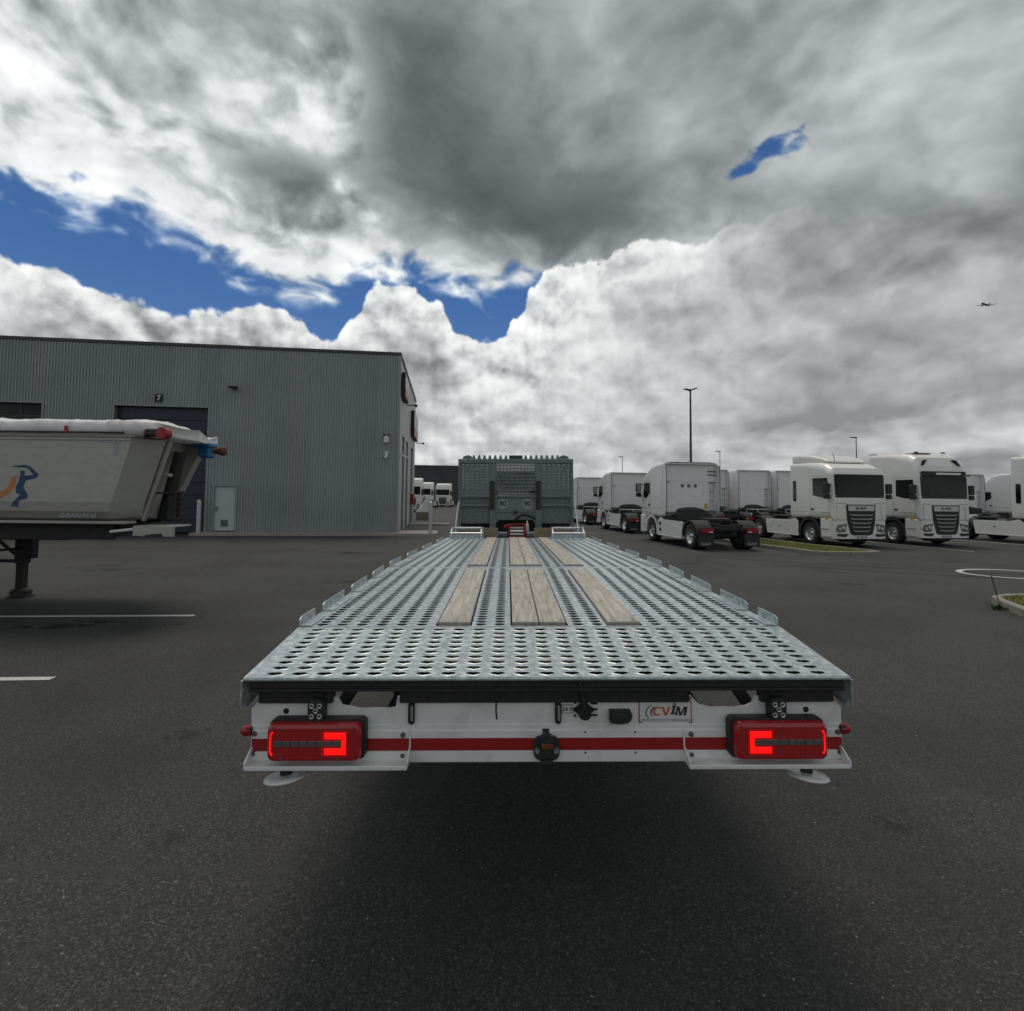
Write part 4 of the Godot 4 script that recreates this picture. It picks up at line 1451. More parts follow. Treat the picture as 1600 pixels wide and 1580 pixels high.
func make_headboard(root: Node3D):
	var zb := -8.0
	var hb := Node3D.new()
	hb.name = "headboard"
	root.add_child(hb)
	var st := ms()
	# frame
	bb(st, Vector3(-1.12, 2.585, zb - 0.06), Vector3(1.09, 2.672, zb + 0.03), 0.008)
	bb(st, Vector3(-1.12, 1.93, zb - 0.04), Vector3(1.09, 1.975, zb + 0.04), 0.006)
	for x in [[-1.12, -1.085], [1.055, 1.09], [-0.52, -0.40], [0.36, 0.48]]:
		bb(st, Vector3(x[0], 1.975, zb - 0.04), Vector3(x[1], 2.585, zb + 0.02), 0.004)
		bb(st, Vector3(x[0], 1.22, zb - 0.04), Vector3(x[1], 1.93, zb + 0.02), 0.004)
	bb(st, Vector3(-1.085, 1.76, zb - 0.03), Vector3(-0.52, 1.80, zb + 0.035), 0.004)
	bb(st, Vector3(0.48, 1.76, zb - 0.03), Vector3(1.055, 1.80, zb + 0.035), 0.004)
	obj("frame", st, M.zinc_dull, hb)
	# teeth along the top
	for s in [-1.0, 1.0]:
		for k in 8:
			st = ms()
			var x: float = -0.015 + s * (0.17 + k * 0.103 + 0.02)
			prism(st, poly([x - 0.034, 2.672, x + 0.034, 2.672, x + 0.012, 2.745, x - 0.012, 2.745]), zb - 0.02, zb + 0.01)
			obj("tooth", st, M.zinc_dull, hb)
		st = ms()
		var cx: float = -0.015 + s * 0.93
		prism(st, poly([cx - 0.1, 2.672, cx + 0.1, 2.672, cx + 0.08, 2.72, cx + 0.03, 2.74, cx - 0.03, 2.74, cx - 0.08, 2.72]), zb - 0.07, zb - 0.03)
		obj("end_lug", st, M.zinc_dull, hb)
	st = ms()
	bb(st, Vector3(-0.145, 2.672, zb - 0.05), Vector3(0.115, 2.742, zb + 0.01), 0.006)
	obj("top_block", st, M.coping, hb)
	# slotted upper panels with real slots
	for s in [[-1.085, -0.52], [0.48, 1.055]]:
		st = ms()
		var nx := 6
		var ny := 11
		for i in nx:
			for j in ny:
				var xa := lerpf(s[0], s[1], float(i) / nx)
				var xb := lerpf(s[0], s[1], float(i + 1) / nx)
				var ya := lerpf(1.975, 2.585, float(j) / ny)
				var yb := lerpf(1.975, 2.585, float(j + 1) / ny)
				var open: bool = j == ny - 1 or i == 0 or i == nx - 1 or j < ny - 3
				if j < 2: open = false
				if not open:
					face(st, [Vector3(xa, ya, zb), Vector3(xb, ya, zb), Vector3(xb, yb, zb), Vector3(xa, yb, zb)])
					continue
				var xm := (xa + xb) / 2
				var ym := (ya + yb) / 2
				var hx := 0.024
				var hy := 0.010
				var R := [Vector3(xa, ya, zb), Vector3(xb, ya, zb), Vector3(xb, yb, zb), Vector3(xa, yb, zb)]
				var I := [Vector3(xm - hx, ym - hy, zb), Vector3(xm + hx, ym - hy, zb), Vector3(xm + hx, ym + hy, zb), Vector3(xm - hx, ym + hy, zb)]
				for k in 4:
					face(st, [R[k], R[(k + 1) % 4], I[(k + 1) % 4], I[k]])
		var pn := obj("slotted_panel", st, M.zinc_dull, hb)
		var xm2: float = (s[0] + s[1]) / 2
		lettering("panel_text", "iCVIM", 0.05, M.print_grey, pn, Vector3(xm2, 2.475, zb + 0.003), Vector3.ZERO, 0.15, 1.3, 0.003)
	# recessed lower panels, centre plate with speed discs
	for s in [[-1.085, -0.52], [0.48, 1.055]]:
		st = ms()
		bb(st, Vector3(s[0], 1.43, zb - 0.10), Vector3(s[1], 1.93, zb - 0.09))
		obj("lower_panel", st, M.zinc_dull, hb)
	st = ms()
	bb(st, Vector3(-0.40, 1.68, zb - 0.02), Vector3(0.36, 1.93, zb - 0.005))
	bb(st, Vector3(-0.40, 1.65, zb - 0.03), Vector3(0.36, 1.68, zb + 0.02), 0.004)
	var arch := poly([-0.40, 1.22, -0.395, 1.43, -0.34, 1.50, 0.30, 1.50, 0.355, 1.43, 0.36, 1.22, 0.36, 1.65, -0.40, 1.65])
	prism(st, arch, zb - 0.03, zb - 0.01)
	obj("centre_plate", st, M.zinc_dull, hb)
	for d in [[-0.262, "80"], [0.203, "90"]]:
		st = ms()
		cyl(st, Vector3(d[0], 1.81, zb - 0.005), Vector3(d[0], 1.81, zb - 0.001), 0.094, 0.094, 28)
		var disc := obj("speed_disc", st, M.print_grey, hb)
		lettering("disc_text", d[1], 0.10, M.print_black, disc, Vector3(d[0], 1.81, zb + 0.001), Vector3.ZERO, 0.0, 0.9, 0.003)
	st = ms()
	var star := PackedVector2Array()
	for k in 10:
		var t := PI / 2 + TAU * k / 10
		var r := 0.05 if k % 2 == 0 else 0.026
		star.append(Vector2(-0.02 + cos(t) * r, 1.645 + sin(t) * r))
	prism(st, star, zb + 0.02, zb + 0.06)
	obj("star_knob", st, M.black, hb)
	# black rubber posts
	for x in [-0.466, 0.415]:
		st = ms()
		bb(st, Vector3(x - 0.044, 1.70, zb + 0.02), Vector3(x + 0.044, 2.245, zb + 0.075), 0.01)
		obj("rubber_post", st, M.black_plastic, hb)
	# window grid: real bars
	for k in 12:
		st = ms()
		var x := lerpf(-0.39, 0.35, k / 11.0)
		cyl(st, Vector3(x, 1.99, zb + 0.0), Vector3(x, 2.56, zb + 0.0), 0.007, 0.007, 6)
		obj("grid_bar", st, M.zinc_dull, hb)
	for k in 9:
		st = ms()
		var y := lerpf(2.0, 2.55, k / 8.0)
		cyl(st, Vector3(-0.395, y, zb + 0.009), Vector3(0.355, y, zb + 0.009), 0.007, 0.007, 6)
		obj("grid_bar", st, M.zinc_dull, hb)
	# hose looping over the arch
	st = ms()
	tube(st, [Vector3(-0.05, 1.47, zb + 0.02), Vector3(0.0, 1.53, zb + 0.05), Vector3(0.08, 1.59, zb + 0.06), Vector3(0.18, 1.60, zb + 0.06), Vector3(0.27, 1.575, zb + 0.05), Vector3(0.35, 1.52, zb + 0.02)], 0.018)
	obj("hose", st, M.black, hb)
	# winch in the arch
	var wn := Node3D.new()
	wn.name = "winch"
	root.add_child(wn)
	st = ms()
	for x in [-0.155, 0.115]:
		bb(st, Vector3(x, 1.19, -7.85), Vector3(x + 0.03, 1.44, -7.45), 0.004)
	bb(st, Vector3(-0.125, 1.41, -7.8), Vector3(0.115, 1.44, -7.74), 0.004)
	bb(st, Vector3(-0.125, 1.20, -7.47), Vector3(0.115, 1.235, -7.44), 0.004)
	bb(st, Vector3(-0.24, 1.36, -7.85), Vector3(-0.16, 1.42, -7.7), 0.01)
	obj("winch_frame", st, M.red, wn)
	st = ms()
	cyl(st, Vector3(-0.125, 1.33, -7.65), Vector3(0.115, 1.33, -7.65), 0.06, 0.06, 20)
	obj("drum", st, M.steel_dark, wn)
	st = ms()
	cyl(st, Vector3(-0.125, 1.265, -7.46), Vector3(0.115, 1.265, -7.46), 0.018, 0.018, 12)
	cyl(st, Vector3(-0.125, 1.32, -7.46), Vector3(0.115, 1.32, -7.46), 0.018, 0.018, 12)
	obj("fairlead_roller", st, M.print_white, wn)
	st = ms()
	bb(st, Vector3(0.16, 1.30, -7.7), Vector3(0.22, 1.44, -7.62), 0.01)
	cyl(st, Vector3(0.19, 1.44, -7.66), Vector3(0.19, 1.50, -7.66), 0.014, 0.014, 8)
	obj("control_lever", st, M.print_white, wn)
	st = ms()
	for x in [[-0.36, -0.16], [0.15, 0.33]]:
		bb(st, Vector3(x[0], 1.20, -7.75), Vector3(x[1], 1.30, -7.5), 0.02)
	obj("winch_mount", st, M.zinc_dull, wn)
	# upright boards either side of the winch
	for b in [[-1.0, -0.345], [0.30, 0.965]]:
		st = ms()
		bb(st, Vector3(b[0], 1.205, -7.36), Vector3(b[1], 1.385, -7.33), 0.004)
		obj("front_board", st, M.board, root)
	# tubular wheel stops lying on the deck
	for s in [[-1.13, -0.62], [0.60, 1.13]]:
		var ws := Node3D.new()
		ws.name = "wheel_stop"
		root.add_child(ws, true)
		st = ms()
		var y := deck_y(-6.9)
		cyl(st, Vector3(s[0] - 0.02, y + 0.10, -6.85), Vector3(s[1] + 0.02, y + 0.10, -6.85), 0.022, 0.022, 12)
		obj("front_tube", st, M.steel, ws)
		st = ms()
		cyl(st, Vector3(s[0] + 0.03, y + 0.17, -7.2), Vector3(s[1] - 0.02, y + 0.17, -7.2), 0.02, 0.02, 12)
		obj("rear_tube", st, M.zinc, ws)
		for x in [s[0], s[1]]:
			st = ms()
			tube(st, [Vector3(x, y + 0.0, -6.8), Vector3(x, y + 0.10, -6.84), Vector3(x, y + 0.16, -6.98), Vector3(x + 0.01, y + 0.18, -7.12), Vector3(x + 0.01, y + 0.12, -7.24), Vector3(x + 0.01, y + 0.0, -7.26)], 0.02)
			obj("side_loop", st, M.zinc, ws)
		st = ms()
		bb(st, Vector3(s[0] - 0.03, y + 0.0, -7.28), Vector3(s[1] + 0.03, y + 0.012, -6.76), 0.003)
		obj("base_plate", st, M.zinc, ws)
		st = ms()
		bar(st, Vector3(s[0] + 0.02, y + 0.045, -6.84), Vector3(s[1] - 0.02, y + 0.045, -6.84), 0.008, 0.055)
		obj("cross_plate", st, M.zinc, ws)

func make_running_gear(root: Node3D):
	var st := ms()
	for s in [-1.0, 1.0]:
		bb(st, Vector3(s * 0.36, 0.78, -0.55), Vector3(s * 0.44, 1.04, -10.6), 0.01)
	for z in [-0.6, -2.0, -3.4, -5.4, -7.4]:
		bb(st, Vector3(-0.36, 0.84, z - 0.05), Vector3(0.36, 1.0, z + 0.05), 0.005)
	obj("chassis_frame", st, M.chassis, root)
	# slanting stays between frame and rear panel
	for s in [-1.0, 1.0]:
		st = ms()
		bar(st, Vector3(s * 0.60, 1.14, -0.40), Vector3(s * 0.74, 0.90, -0.14), 0.03, 0.05, 0.004)
		bar(st, Vector3(s * 0.83, 1.14, -0.20), Vector3(s * 0.98, 0.90, -0.10), 0.03, 0.05, 0.004)
		obj("stay", st, M.chassis, root)
		st = ms()
		bb(st, Vector3(s * 0.45, 0.86, -0.10), Vector3(s * 1.18, 0.98, -0.16), 0.005)
		obj("panel_carrier", st, M.chassis, root)
	for z in [-2.9, -9.4]:
		for s in [-1.0, 1.0]:
			wheel(root, Vector3(s * 1.06, 0.42, z), 0.42, 0.26, s, z < -5)
			if z > -5: wheel(root, Vector3(s * 0.76, 0.42, z), 0.42, 0.26, s)
			st = ms()
			var prev := []
			for k in 13:
				var t := deg_to_rad(-5.0 + 190.0 * k / 12.0)
				var p := Vector3(0, 0.42 + sin(t) * 0.5, z + cos(t) * 0.5)
				var a := [p + Vector3(s * 0.62, 0, 0), p + Vector3(s * 1.21, 0, 0)]
				if prev: facex(st, [prev[0], prev[1], a[1], a[0]], Vector3(0, sin(t), cos(t)))
				prev = a
			obj("mudguard", st, M.black_plastic, root)
		st = ms()
		cyl(st, Vector3(-0.9, 0.42, z), Vector3(0.9, 0.42, z), 0.07, 0.07, 12)
		obj("axle", st, M.chassis, root)
	st = ms()
	for s in [-1.0, 1.0]:
		bb(st, Vector3(s * 0.5, 0.5, -5.0), Vector3(s * 1.1, 0.95, -6.8), 0.03)
	obj("tool_locker", st, M.chassis, root)
	# cab: an open shell with glass, so the grid looks through it
	var cab := Node3D.new()
	cab.name = "cab"
	root.add_child(cab)
	var z0 := -8.35
	var z1 := -10.3
	st = ms()
	bb(st, Vector3(-1.08, 1.0, z0), Vector3(1.05, 1.95, z0 - 0.05))
	for x in [[-1.10, -1.05], [1.02, 1.07]]:
		bb(st, Vector3(x[0], 0.9, z0 - 0.05), Vector3(x[1], 1.95, z1))
		bb(st, Vector3(x[0], 2.45, z0 - 0.05), Vector3(x[1], 2.62, z1))
		bb(st, Vector3(x[0], 1.95, z0 - 0.05), Vector3(x[1], 2.45, z0 - 0.6))
		bb(st, Vector3(x[0], 1.95, z1 + 0.12), Vector3(x[1], 2.45, z1))
	bb(st, Vector3(-1.05, 0.9, z1), Vector3(1.02, 1.75, z1 + 0.06))
	bb(st, Vector3(-1.10, 2.62, z0), Vector3(1.07, 2.66, z1), 0.015)
	obj("cab_shell", st, M.black_plastic, cab)
	for x in [[-1.115, -1.1015], [1.0715, 1.085]]:
		st = ms()
		bb(st, Vector3(x[0], 0.9, z0 - 0.003), Vector3(x[1], 1.95, z1 - 0.01), 0.004)
		bb(st, Vector3(x[0], 2.45, z0 - 0.003), Vector3(x[1], 2.64, z1 - 0.01), 0.004)
		bb(st, Vector3(x[0], 1.95, z0 - 0.003), Vector3(x[1], 2.45, z0 - 0.6), 0.004)
		bb(st, Vector3(x[0], 1.95, z1 + 0.12), Vector3(x[1], 2.45, z1 - 0.01), 0.004)
		obj("cab_side", st, M.white, cab)
		st = ms()
		bb(st, Vector3(x[0] + 0.002, 1.95, z0 - 0.6), Vector3(x[1] - 0.002, 2.45, z1 + 0.12))
		obj("side_window", st, M.pane, cab)
	st = ms()
	bb(st, Vector3(-1.08, 2.45, z0), Vector3(1.05, 2.62, z0 - 0.05))
	bb(st, Vector3(-1.08, 1.95, z0), Vector3(-0.45, 2.45, z0 - 0.05))
	bb(st, Vector3(0.42, 1.95, z0), Vector3(1.05, 2.45, z0 - 0.05))
	obj("cab_back", st, M.white, cab)
	st = ms()
	bb(st, Vector3(-1.05, 0.95, z0 - 0.05), Vector3(1.02, 1.0, z1 + 0.06))
	bb(st, Vector3(-1.05, 1.6, z1 + 0.06), Vector3(1.02, 1.8, z1 + 0.4), 0.04)
	obj("cab_floor", st, M.black_plastic, cab)
	for x in [-0.6, 0.5]:
		st = ms()
		bb(st, Vector3(x - 0.24, 1.0, z0 - 0.75), Vector3(x + 0.24, 1.45, z0 - 0.25), 0.05)
		bb(st, Vector3(x - 0.22, 1.45, z0 - 0.4), Vector3(x + 0.22, 2.1, z0 - 0.25), 0.05)
		bb(st, Vector3(x - 0.12, 2.1, z0 - 0.38), Vector3(x + 0.12, 2.3, z0 - 0.28), 0.04)
		obj("seat", st, M.black_plastic, cab)
	st = ms()
	bb(st, Vector3(-0.45, 1.95, z0 - 0.02), Vector3(0.42, 2.45, z0 - 0.026))
	obj("rear_window", st, M.pane, cab)
	st = ms()
	bb(st, Vector3(-1.05, 1.75, z1 + 0.02), Vector3(1.02, 2.62, z1 + 0.028))
	obj("windscreen", st, M.pane, cab)
	for s in [-1.0, 1.0]:
		st = ms()
		bb(st, Vector3(s * 1.15 - 0.06, 1.95, -9.9), Vector3(s * 1.15 + 0.10 * s, 2.36, -9.78), 0.02)
		obj("mirror", st, M.black_plastic, cab)
		st = ms()
		tube(st, [Vector3(s * 1.06, 1.90, -9.9), Vector3(s * 1.20, 1.92, -9.85), Vector3(s * 1.20, 1.84, -9.85), Vector3(s * 1.12, 1.70, -9.85)], 0.03)
		obj("mirror_arm", st, M.white, cab)
		# pale grab rail down the front corner of the deck
		st = ms()
		tube(st, [Vector3(s * 1.10, 1.90, -8.0), Vector3(s * 1.12, 1.75, -7.98), Vector3(s * 1.145, 1.5, -7.9), Vector3(s * 1.16, 1.22, -7.8)], 0.016)
		obj("corner_rail", st, M.white, root)

# ------------------------------------------------------------------ tipper semi-trailer
func make_trailer():
	var org := Vector3(-8.2, 0, -9.15)
	var root := thing("tipper_trailer", org)
	tag(root, "grey tipper trailer under a white tarpaulin, propped on its landing legs", "trailer")
	var ring := func(x_at: Callable, pts: Array) -> Array:
		var r := []
		for p in pts: r.append(Vector3(x_at.call(p[1]), p[1], p[0]) - org)
		return r
	var sec := [[-7.9, 2.764], [-7.9, 2.2], [-7.9, 1.80], [-7.925, 1.66], [-8.0, 1.56], [-8.15, 1.50], [-10.15, 1.50], [-10.3, 1.56], [-10.375, 1.66], [-10.4, 1.80], [-10.4, 2.2], [-10.4, 2.764]]
	var cut := func(y: float) -> float: return lerpf(-6.0, -5.66, (y - 1.544) / 1.22)
	var st := ms()
	var cut_ring := []
	for p in sec: cut_ring.append(Vector3(cut.call(p[1]) - (-7.9 - p[0]) * 0.24, p[1], p[0]) - org)
	loft(st, [ring.call(func(_y): return -17.2, sec), cut_ring])
	obj("body", st, M.alu, root)
	# tapered nose
	st = ms()
	var sec2 := []
	for p in sec:
		sec2.append([lerpf(p[0], -9.15, 0.34 if absf(p[0] + 9.15) > 1.1 else 0.25), maxf(p[1], 1.56)])
	var cut2 := func(y: float) -> float: return lerpf(-5.80, -5.44, (y - 1.544) / 1.22)
	var front := []
	for p in sec2:
		var k := lerpf(0.46, 0.28, (p[1] - 1.544) / 1.22)
		front.append(Vector3(cut2.call(p[1]) - maxf(0.0, -8.42 - p[0]) * k, p[1], p[0]) - org)
	loft(st, [cut_ring, front])
	obj("nose", st, M.alu, root)
	# rails top and bottom
	st = ms()
	bb(st, Vector3(-17.2, 2.765, -7.87) - org, Vector3(-5.62, 2.835, -8.1) - org, 0.01)
	bb(st, Vector3(-17.2, 2.72, -7.885) - org, Vector3(-5.67, 2.762, -7.9) - org, 0.004)
	bb(st, Vector3(-17.2, 2.765, -10.2) - org, Vector3(-5.62, 2.835, -10.43) - org, 0.01)
	obj("top_rail", st, M.alu, root)
	st = ms()
	bb(st, Vector3(-17.2, 1.475, -7.94) - org, Vector3(-5.75, 1.515, -8.2) - org, 0.008)
	obj("bottom_rail", st, M.alu, root)
	st = ms()
	bb(st, Vector3(-6.17, 2.685, -7.893) - org, Vector3(-5.83, 2.715, -7.9) - org)
	bb(st, Vector3(-5.93, 2.50, -7.893) - org, Vector3(-5.87, 2.682, -7.9) - org)
	obj("reflective_tape", st, M.print_grey, root)
	# front posts with the tipping ram between
	st = ms()
	bar(st, Vector3(-5.42, 2.78, -8.42) - org, Vector3(-5.80, 1.50, -8.42) - org, 0.07, 0.05, 0.008)
	obj("front_post", st, M.alu, root)
	st = ms()
	bar(st, Vector3(-5.62, 2.80, -9.45) - org, Vector3(-6.20, 1.55, -9.45) - org, 0.16, 0.30, 0.01)
	obj("front_post", st, M.alu, root)
	st = ms()
	cyl(st, Vector3(-5.50, 2.62, -8.8) - org, Vector3(-5.72, 1.5, -8.8) - org, 0.085, 0.11, 16)
	obj("tipping_ram", st, M.chassis, root)
	st = ms()
	bb(st, Vector3(-5.62, 2.20, -8.62) - org, Vector3(-5.48, 2.26, -8.52) - org, 0.02)
	obj("ram_collar", st, M.alu, root)
	# couplings board at the foot of the nose
	st = ms()
	for k in 5:
		cyl(st, Vector3(-5.36, 1.60 + k * 0.085, -8.60) - org, Vector3(-5.28, 1.60 + k * 0.085, -8.52) - org, 0.03, 0.024, 10)
	bb(st, Vector3(-5.50, 1.5, -8.75) - org, Vector3(-5.35, 1.98, -8.5) - org, 0.02)
	bb(st, Vector3(-5.75, 1.93, -8.8) - org, Vector3(-5.38, 1.96, -8.45) - org, 0.005)
	obj("coupling_board", st, M.chassis, root)
	# bumper plate under the nose
	st = ms()
	prism(st, poly([-5.62, 1.31, -5.62, 1.454, -5.02, 1.44, -5.02, 1.30, -5.16, 1.30, -5.2, 1.345, -5.42, 1.325, -5.46, 1.30]), -7.98, -7.94, Transform3D(Basis.IDENTITY, -org))
	bb(st, Vector3(-5.62, 1.43, -8.45) - org, Vector3(-5.06, 1.455, -7.98) - org, 0.005)
	obj("skid_plate", st, M.alu, root)
	st = ms()
	cyl(st, Vector3(-5.98, 1.36, -7.98) - org, Vector3(-5.64, 1.40, -7.98) - org, 0.022, 0.022, 10)
	obj("push_rod", st, M.print_white, root)
	# chassis
	st = ms()
	for z in [-8.35, -9.85]:
		bb(st, Vector3(-17.0, 1.20, z - 0.07) - org, Vector3(-6.9, 1.46, z + 0.07) - org, 0.01)
		prism(st, poly([-6.9, 1.20, -6.5, 1.33, -6.4, 1.36, -6.4, 1.46, -6.9, 1.46]) if z < -9.0 else poly([-6.9, 1.20, -6.2, 1.33, -5.7, 1.36, -5.7, 1.46, -6.9, 1.46]), z - 0.07, z + 0.07, Transform3D(Basis.IDENTITY, -org))
	for x in [-6.4, -7.4, -9.5, -12.0, -14.5]:
		bb(st, Vector3(x - 0.06, 1.24, -9.78) - org, Vector3(x + 0.06, 1.42, -8.42) - org, 0.005)
	bb(st, Vector3(-17.0, 1.22, -8.25) - org, Vector3(-6.1, 1.47, -8.2) - org)
	obj("chassis", st, M.chassis, root)
	# landing legs with feet, braces and gearbox
	for z in [-8.25, -9.95]:
		st = ms()
		bb(st, Vector3(-9.15, 0.62, z - 0.085) - org, Vector3(-8.97, 1.25, z + 0.085) - org, 0.012)
		bb(st, Vector3(-9.125, 0.17, z - 0.065) - org, Vector3(-8.995, 0.62, z + 0.065) - org, 0.008)
		var leg := obj("landing_leg", st, M.chassis, root)
		st = ms()
		lathe(st, [[0.21, 0.0], [0.21, 0.02], [0.15, 0.04], [0.17, 0.09], [0.14, 0.14], [0.09, 0.17], [0.0, 0.17]], 20, Transform3D(Basis.IDENTITY, Vector3(-9.06, 0.0, z) - org))
		obj("foot", st, M.chassis, leg)
	st = ms()
	bb(st, Vector3(-8.93, 0.72, -9.95) - org, Vector3(-8.76, 1.22, -9.78) - org, 0.02)
	obj("gearbox", st, M.chassis, root)
	st = ms()
	bar(st, Vector3(-9.1, 0.66, -9.95) - org, Vector3(-11.3, 0.66, -9.95) - org, 0.06, 0.06, 0.006)
	bar(st, Vector3(-9.12, 0.72, -9.95) - org, Vector3(-9.75, 1.22, -9.95) - org, 0.05, 0.05, 0.006)
	bar(st, Vector3(-9.06, 0.9, -9.85) - org, Vector3(-9.06, 0.9, -8.35) - org, 0.04, 0.04)
	obj("leg_brace", st, M.chassis, root)
	for x in [-13.4, -14.75, -16.1]:
		for s in [1.0, -1.0]:
			wheel(root, Vector3(x, 0.5, -9.15 + s * 1.05) - org, 0.5, 0.36, 1.0, true)
			var w: Node3D = root.get_child(root.get_child_count() - 1)
			w.transform = Transform3D(Basis(Vector3.UP, -PI / 2 * s), Vector3(x, 0.5, -9.15 + s * 1.05) - org) * Transform3D(Basis.IDENTITY, -(Vector3(x, 0.5, -9.15 + s * 1.05) - org))
		st = ms()
		cyl(st, Vector3(x, 0.5, -10.1) - org, Vector3(x, 0.5, -8.2) - org, 0.07, 0.07, 12)
		bb(st, Vector3(x - 0.25, 0.55, -8.5) - org, Vector3(x + 0.25, 1.22, -8.25) - org, 0.02)
		bb(st, Vector3(x - 0.25, 0.55, -10.05) - org, Vector3(x + 0.25, 1.22, -9.8) - org, 0.02)
		obj("axle", st, M.chassis, root)
	# tarpaulin: arched sheet with sags and wrinkles, pulled down over the nose
	st = ms()
	var wr := noise(91, 1.4, 3)
	var wr2 := noise(92, 5.5, 3)
	var wr3 := noise(93, 1.5, 2)
	var rings := []
	var x := -17.3
	while x < -5.06:
		var r := []
		var t := clampf((x + 5.6) / 0.52, 0.0, 1.0)
		t = t * t * (3 - 2 * t)
		for k in 29:
			var near := lerpf(-7.855, -8.75, t)
			var far := lerpf(-10.445, -9.75, t)
			var yt := lerpf(3.10, 2.87, t)
			var p := Vector3(x, 0, 0)
			if k == 0: p = Vector3(x, lerpf(2.80, 2.80, t), near + 0.005)
			elif k == 1: p = Vector3(x, lerpf(2.905, 2.82, t), near - 0.004)
			elif k == 27: p = Vector3(x, lerpf(2.905, 2.82, t), far)
			elif k == 28: p = Vector3(x, 2.80, far)
			else:
				var v := (k - 2) / 24.0
				var arch := 1.0 - pow(absf(v * 2.0 - 1.0), 3.2)
				p = Vector3(x, lerpf(2.99, yt, arch), lerpf(near - 0.02, far + 0.02, v))
			var sag := sin(x * 5.2) * 0.012
			var n1: float = wr.get_noise_3d(x * 0.9, p.y * 2.0, p.z * 1.1)
			var n2: float = wr2.get_noise_3d(x * 1.4 + p.z * 0.8, p.y, p.z * 0.6)
			var cr: float = pow(1.0 - absf(wr3.get_noise_3d(x * 1.1 + p.z * 0.5, p.y * 1.5, p.z * 0.8)), 7.0)
			var cr2: float = pow(1.0 - absf(wr3.get_noise_3d(x * 2.6 - p.z * 0.9 + 30.0, p.y * 2.0, p.z * 1.3)), 8.0)
			p.y += (cr * 0.012 + cr2 * 0.008) * (1.0 if k > 1 and k < 27 else 0.3)
			p.z += (cr2 * 0.016) * (1.0 if k < 5 else 0.0)
			p.y += (n1 * 0.02 + n2 * 0.012 + sag * 0.6) * (1.0 if k > 1 and k < 27 else 0.4)
			p.z += (n1 * 0.016 + n2 * 0.012) * (1.0 if k < 4 else 0.5)
			p.x -= maxf(0.0, -8.3 - p.z) * 0.24
			r.append(p - org)
		rings.append(r)
		x += 0.04
	loft(st, rings, 1)
	var tarp := obj("tarpaulin", st, M.tarp, root)
	st = ms()
	bar(st, Vector3(-17.2, 2.83, -7.845) - org, Vector3(-5.75, 2.83, -7.845) - org, 0.02, 0.03)
	obj("hem", st, M.black, tarp)
	st = ms()
	bb(st, Vector3(-6.62, 2.82, -7.835) - org, Vector3(-6.57, 2.93, -7.82) - org, 0.005)
	obj("strap", st, M.red, tarp)
	# roll ends
	st = ms()
	cyl(st, Vector3(-5.21, 2.836, -7.86) - org, Vector3(-5.21, 2.836, -8.0) - org, 0.085, 0.085, 24)
	obj("reel_cap", st, M.red, root)
	st = ms()
	bb(st, Vector3(-5.48, 2.79, -7.88) - org, Vector3(-5.28, 2.90, -8.02) - org, 0.02)
	cyl(st, Vector3(-5.5, 2.80, -7.95) - org, Vector3(-5.21, 2.836, -7.95) - org, 0.03, 0.03, 10)
	obj("reel_bracket", st, M.black, root)
	st = ms()
	bb(st, Vector3(-5.45, 2.56, -9.4) - org, Vector3(-5.25, 2.78, -9.2) - org, 0.03)
	bb(st, Vector3(-5.52, 2.74, -9.45) - org, Vector3(-5.22, 2.82, -9.15) - org, 0.02)
	obj("blue_cover", st, M.blue, root)
	st = ms()
	lathe(st, [[0.045, -0.12], [0.07, -0.02], [0.085, 0.02], [0.08, 0.07], [0.04, 0.09], [0.0, 0.09]], 18, Transform3D(Basis(Vector3(0, -1, 0), Vector3(1, 0, 0), Vector3(0, 0, 1)), Vector3(-5.10, 2.69, -9.3) - org))
	obj("beacon", st, M.rust, root)
	# maker's name and the running archer emblem
	lettering("name_lettering", "GRANALU", 0.062, M.print_grey, root, Vector3(-6.40, 1.60, -7.925) - org + Vector3(0, 0, 0.04), Vector3.ZERO, 0.1, 1.35, 0.004)
	var em := [65, 790, 130, 784, 157, 793, 182, 812, 206, 836, 190, 856, 138, 868, 126, 905, 150, 938, 151, 962, 112, 975, 97, 998, 106, 1008, 66, 1005, 76, 985, 112, 945, 90, 935, 87, 903, 104, 866, 104, 848, 110, 838, 106, 826, 110, 816, 122, 814, 131, 820, 129, 838, 138, 843, 178, 837, 163, 818, 143, 800, 66, 795]
	var pp := PackedVector2Array()
	for i in range(0, em.size(), 2):
		pp.append(emblem_point(em[i], em[i + 1]) - Vector2(org.x, org.y))
	st = ms()
	prism(st, pp, -7.9 - org.z, -7.896 - org.z)
	obj("emblem_figure", st, M.emblem_blue, root)
	pp = PackedVector2Array()
	for v in [Vector2(92, 838), Vector2(80, 905), Vector2(48, 944), Vector2(0, 968), Vector2(-70, 965), Vector2(-110, 930), Vector2(-60, 945), Vector2(0, 934), Vector2(40, 912), Vector2(58, 876), Vector2(60, 850)]:
		pp.append(emblem_point(v.x, v.y) - Vector2(org.x, org.y))
	st = ms()
	prism(st, pp, -7.9 - org.z, -7.897 - org.z)
	obj("emblem_swoosh", st, M.emblem_orange, root)

func emblem_point(zx: float, zy: float) -> Vector2:
	return Vector2(-7.594 + zx / 3.436 * 0.00950, 2.342 - (zy - 784.0) / 3.436 * 0.00950)

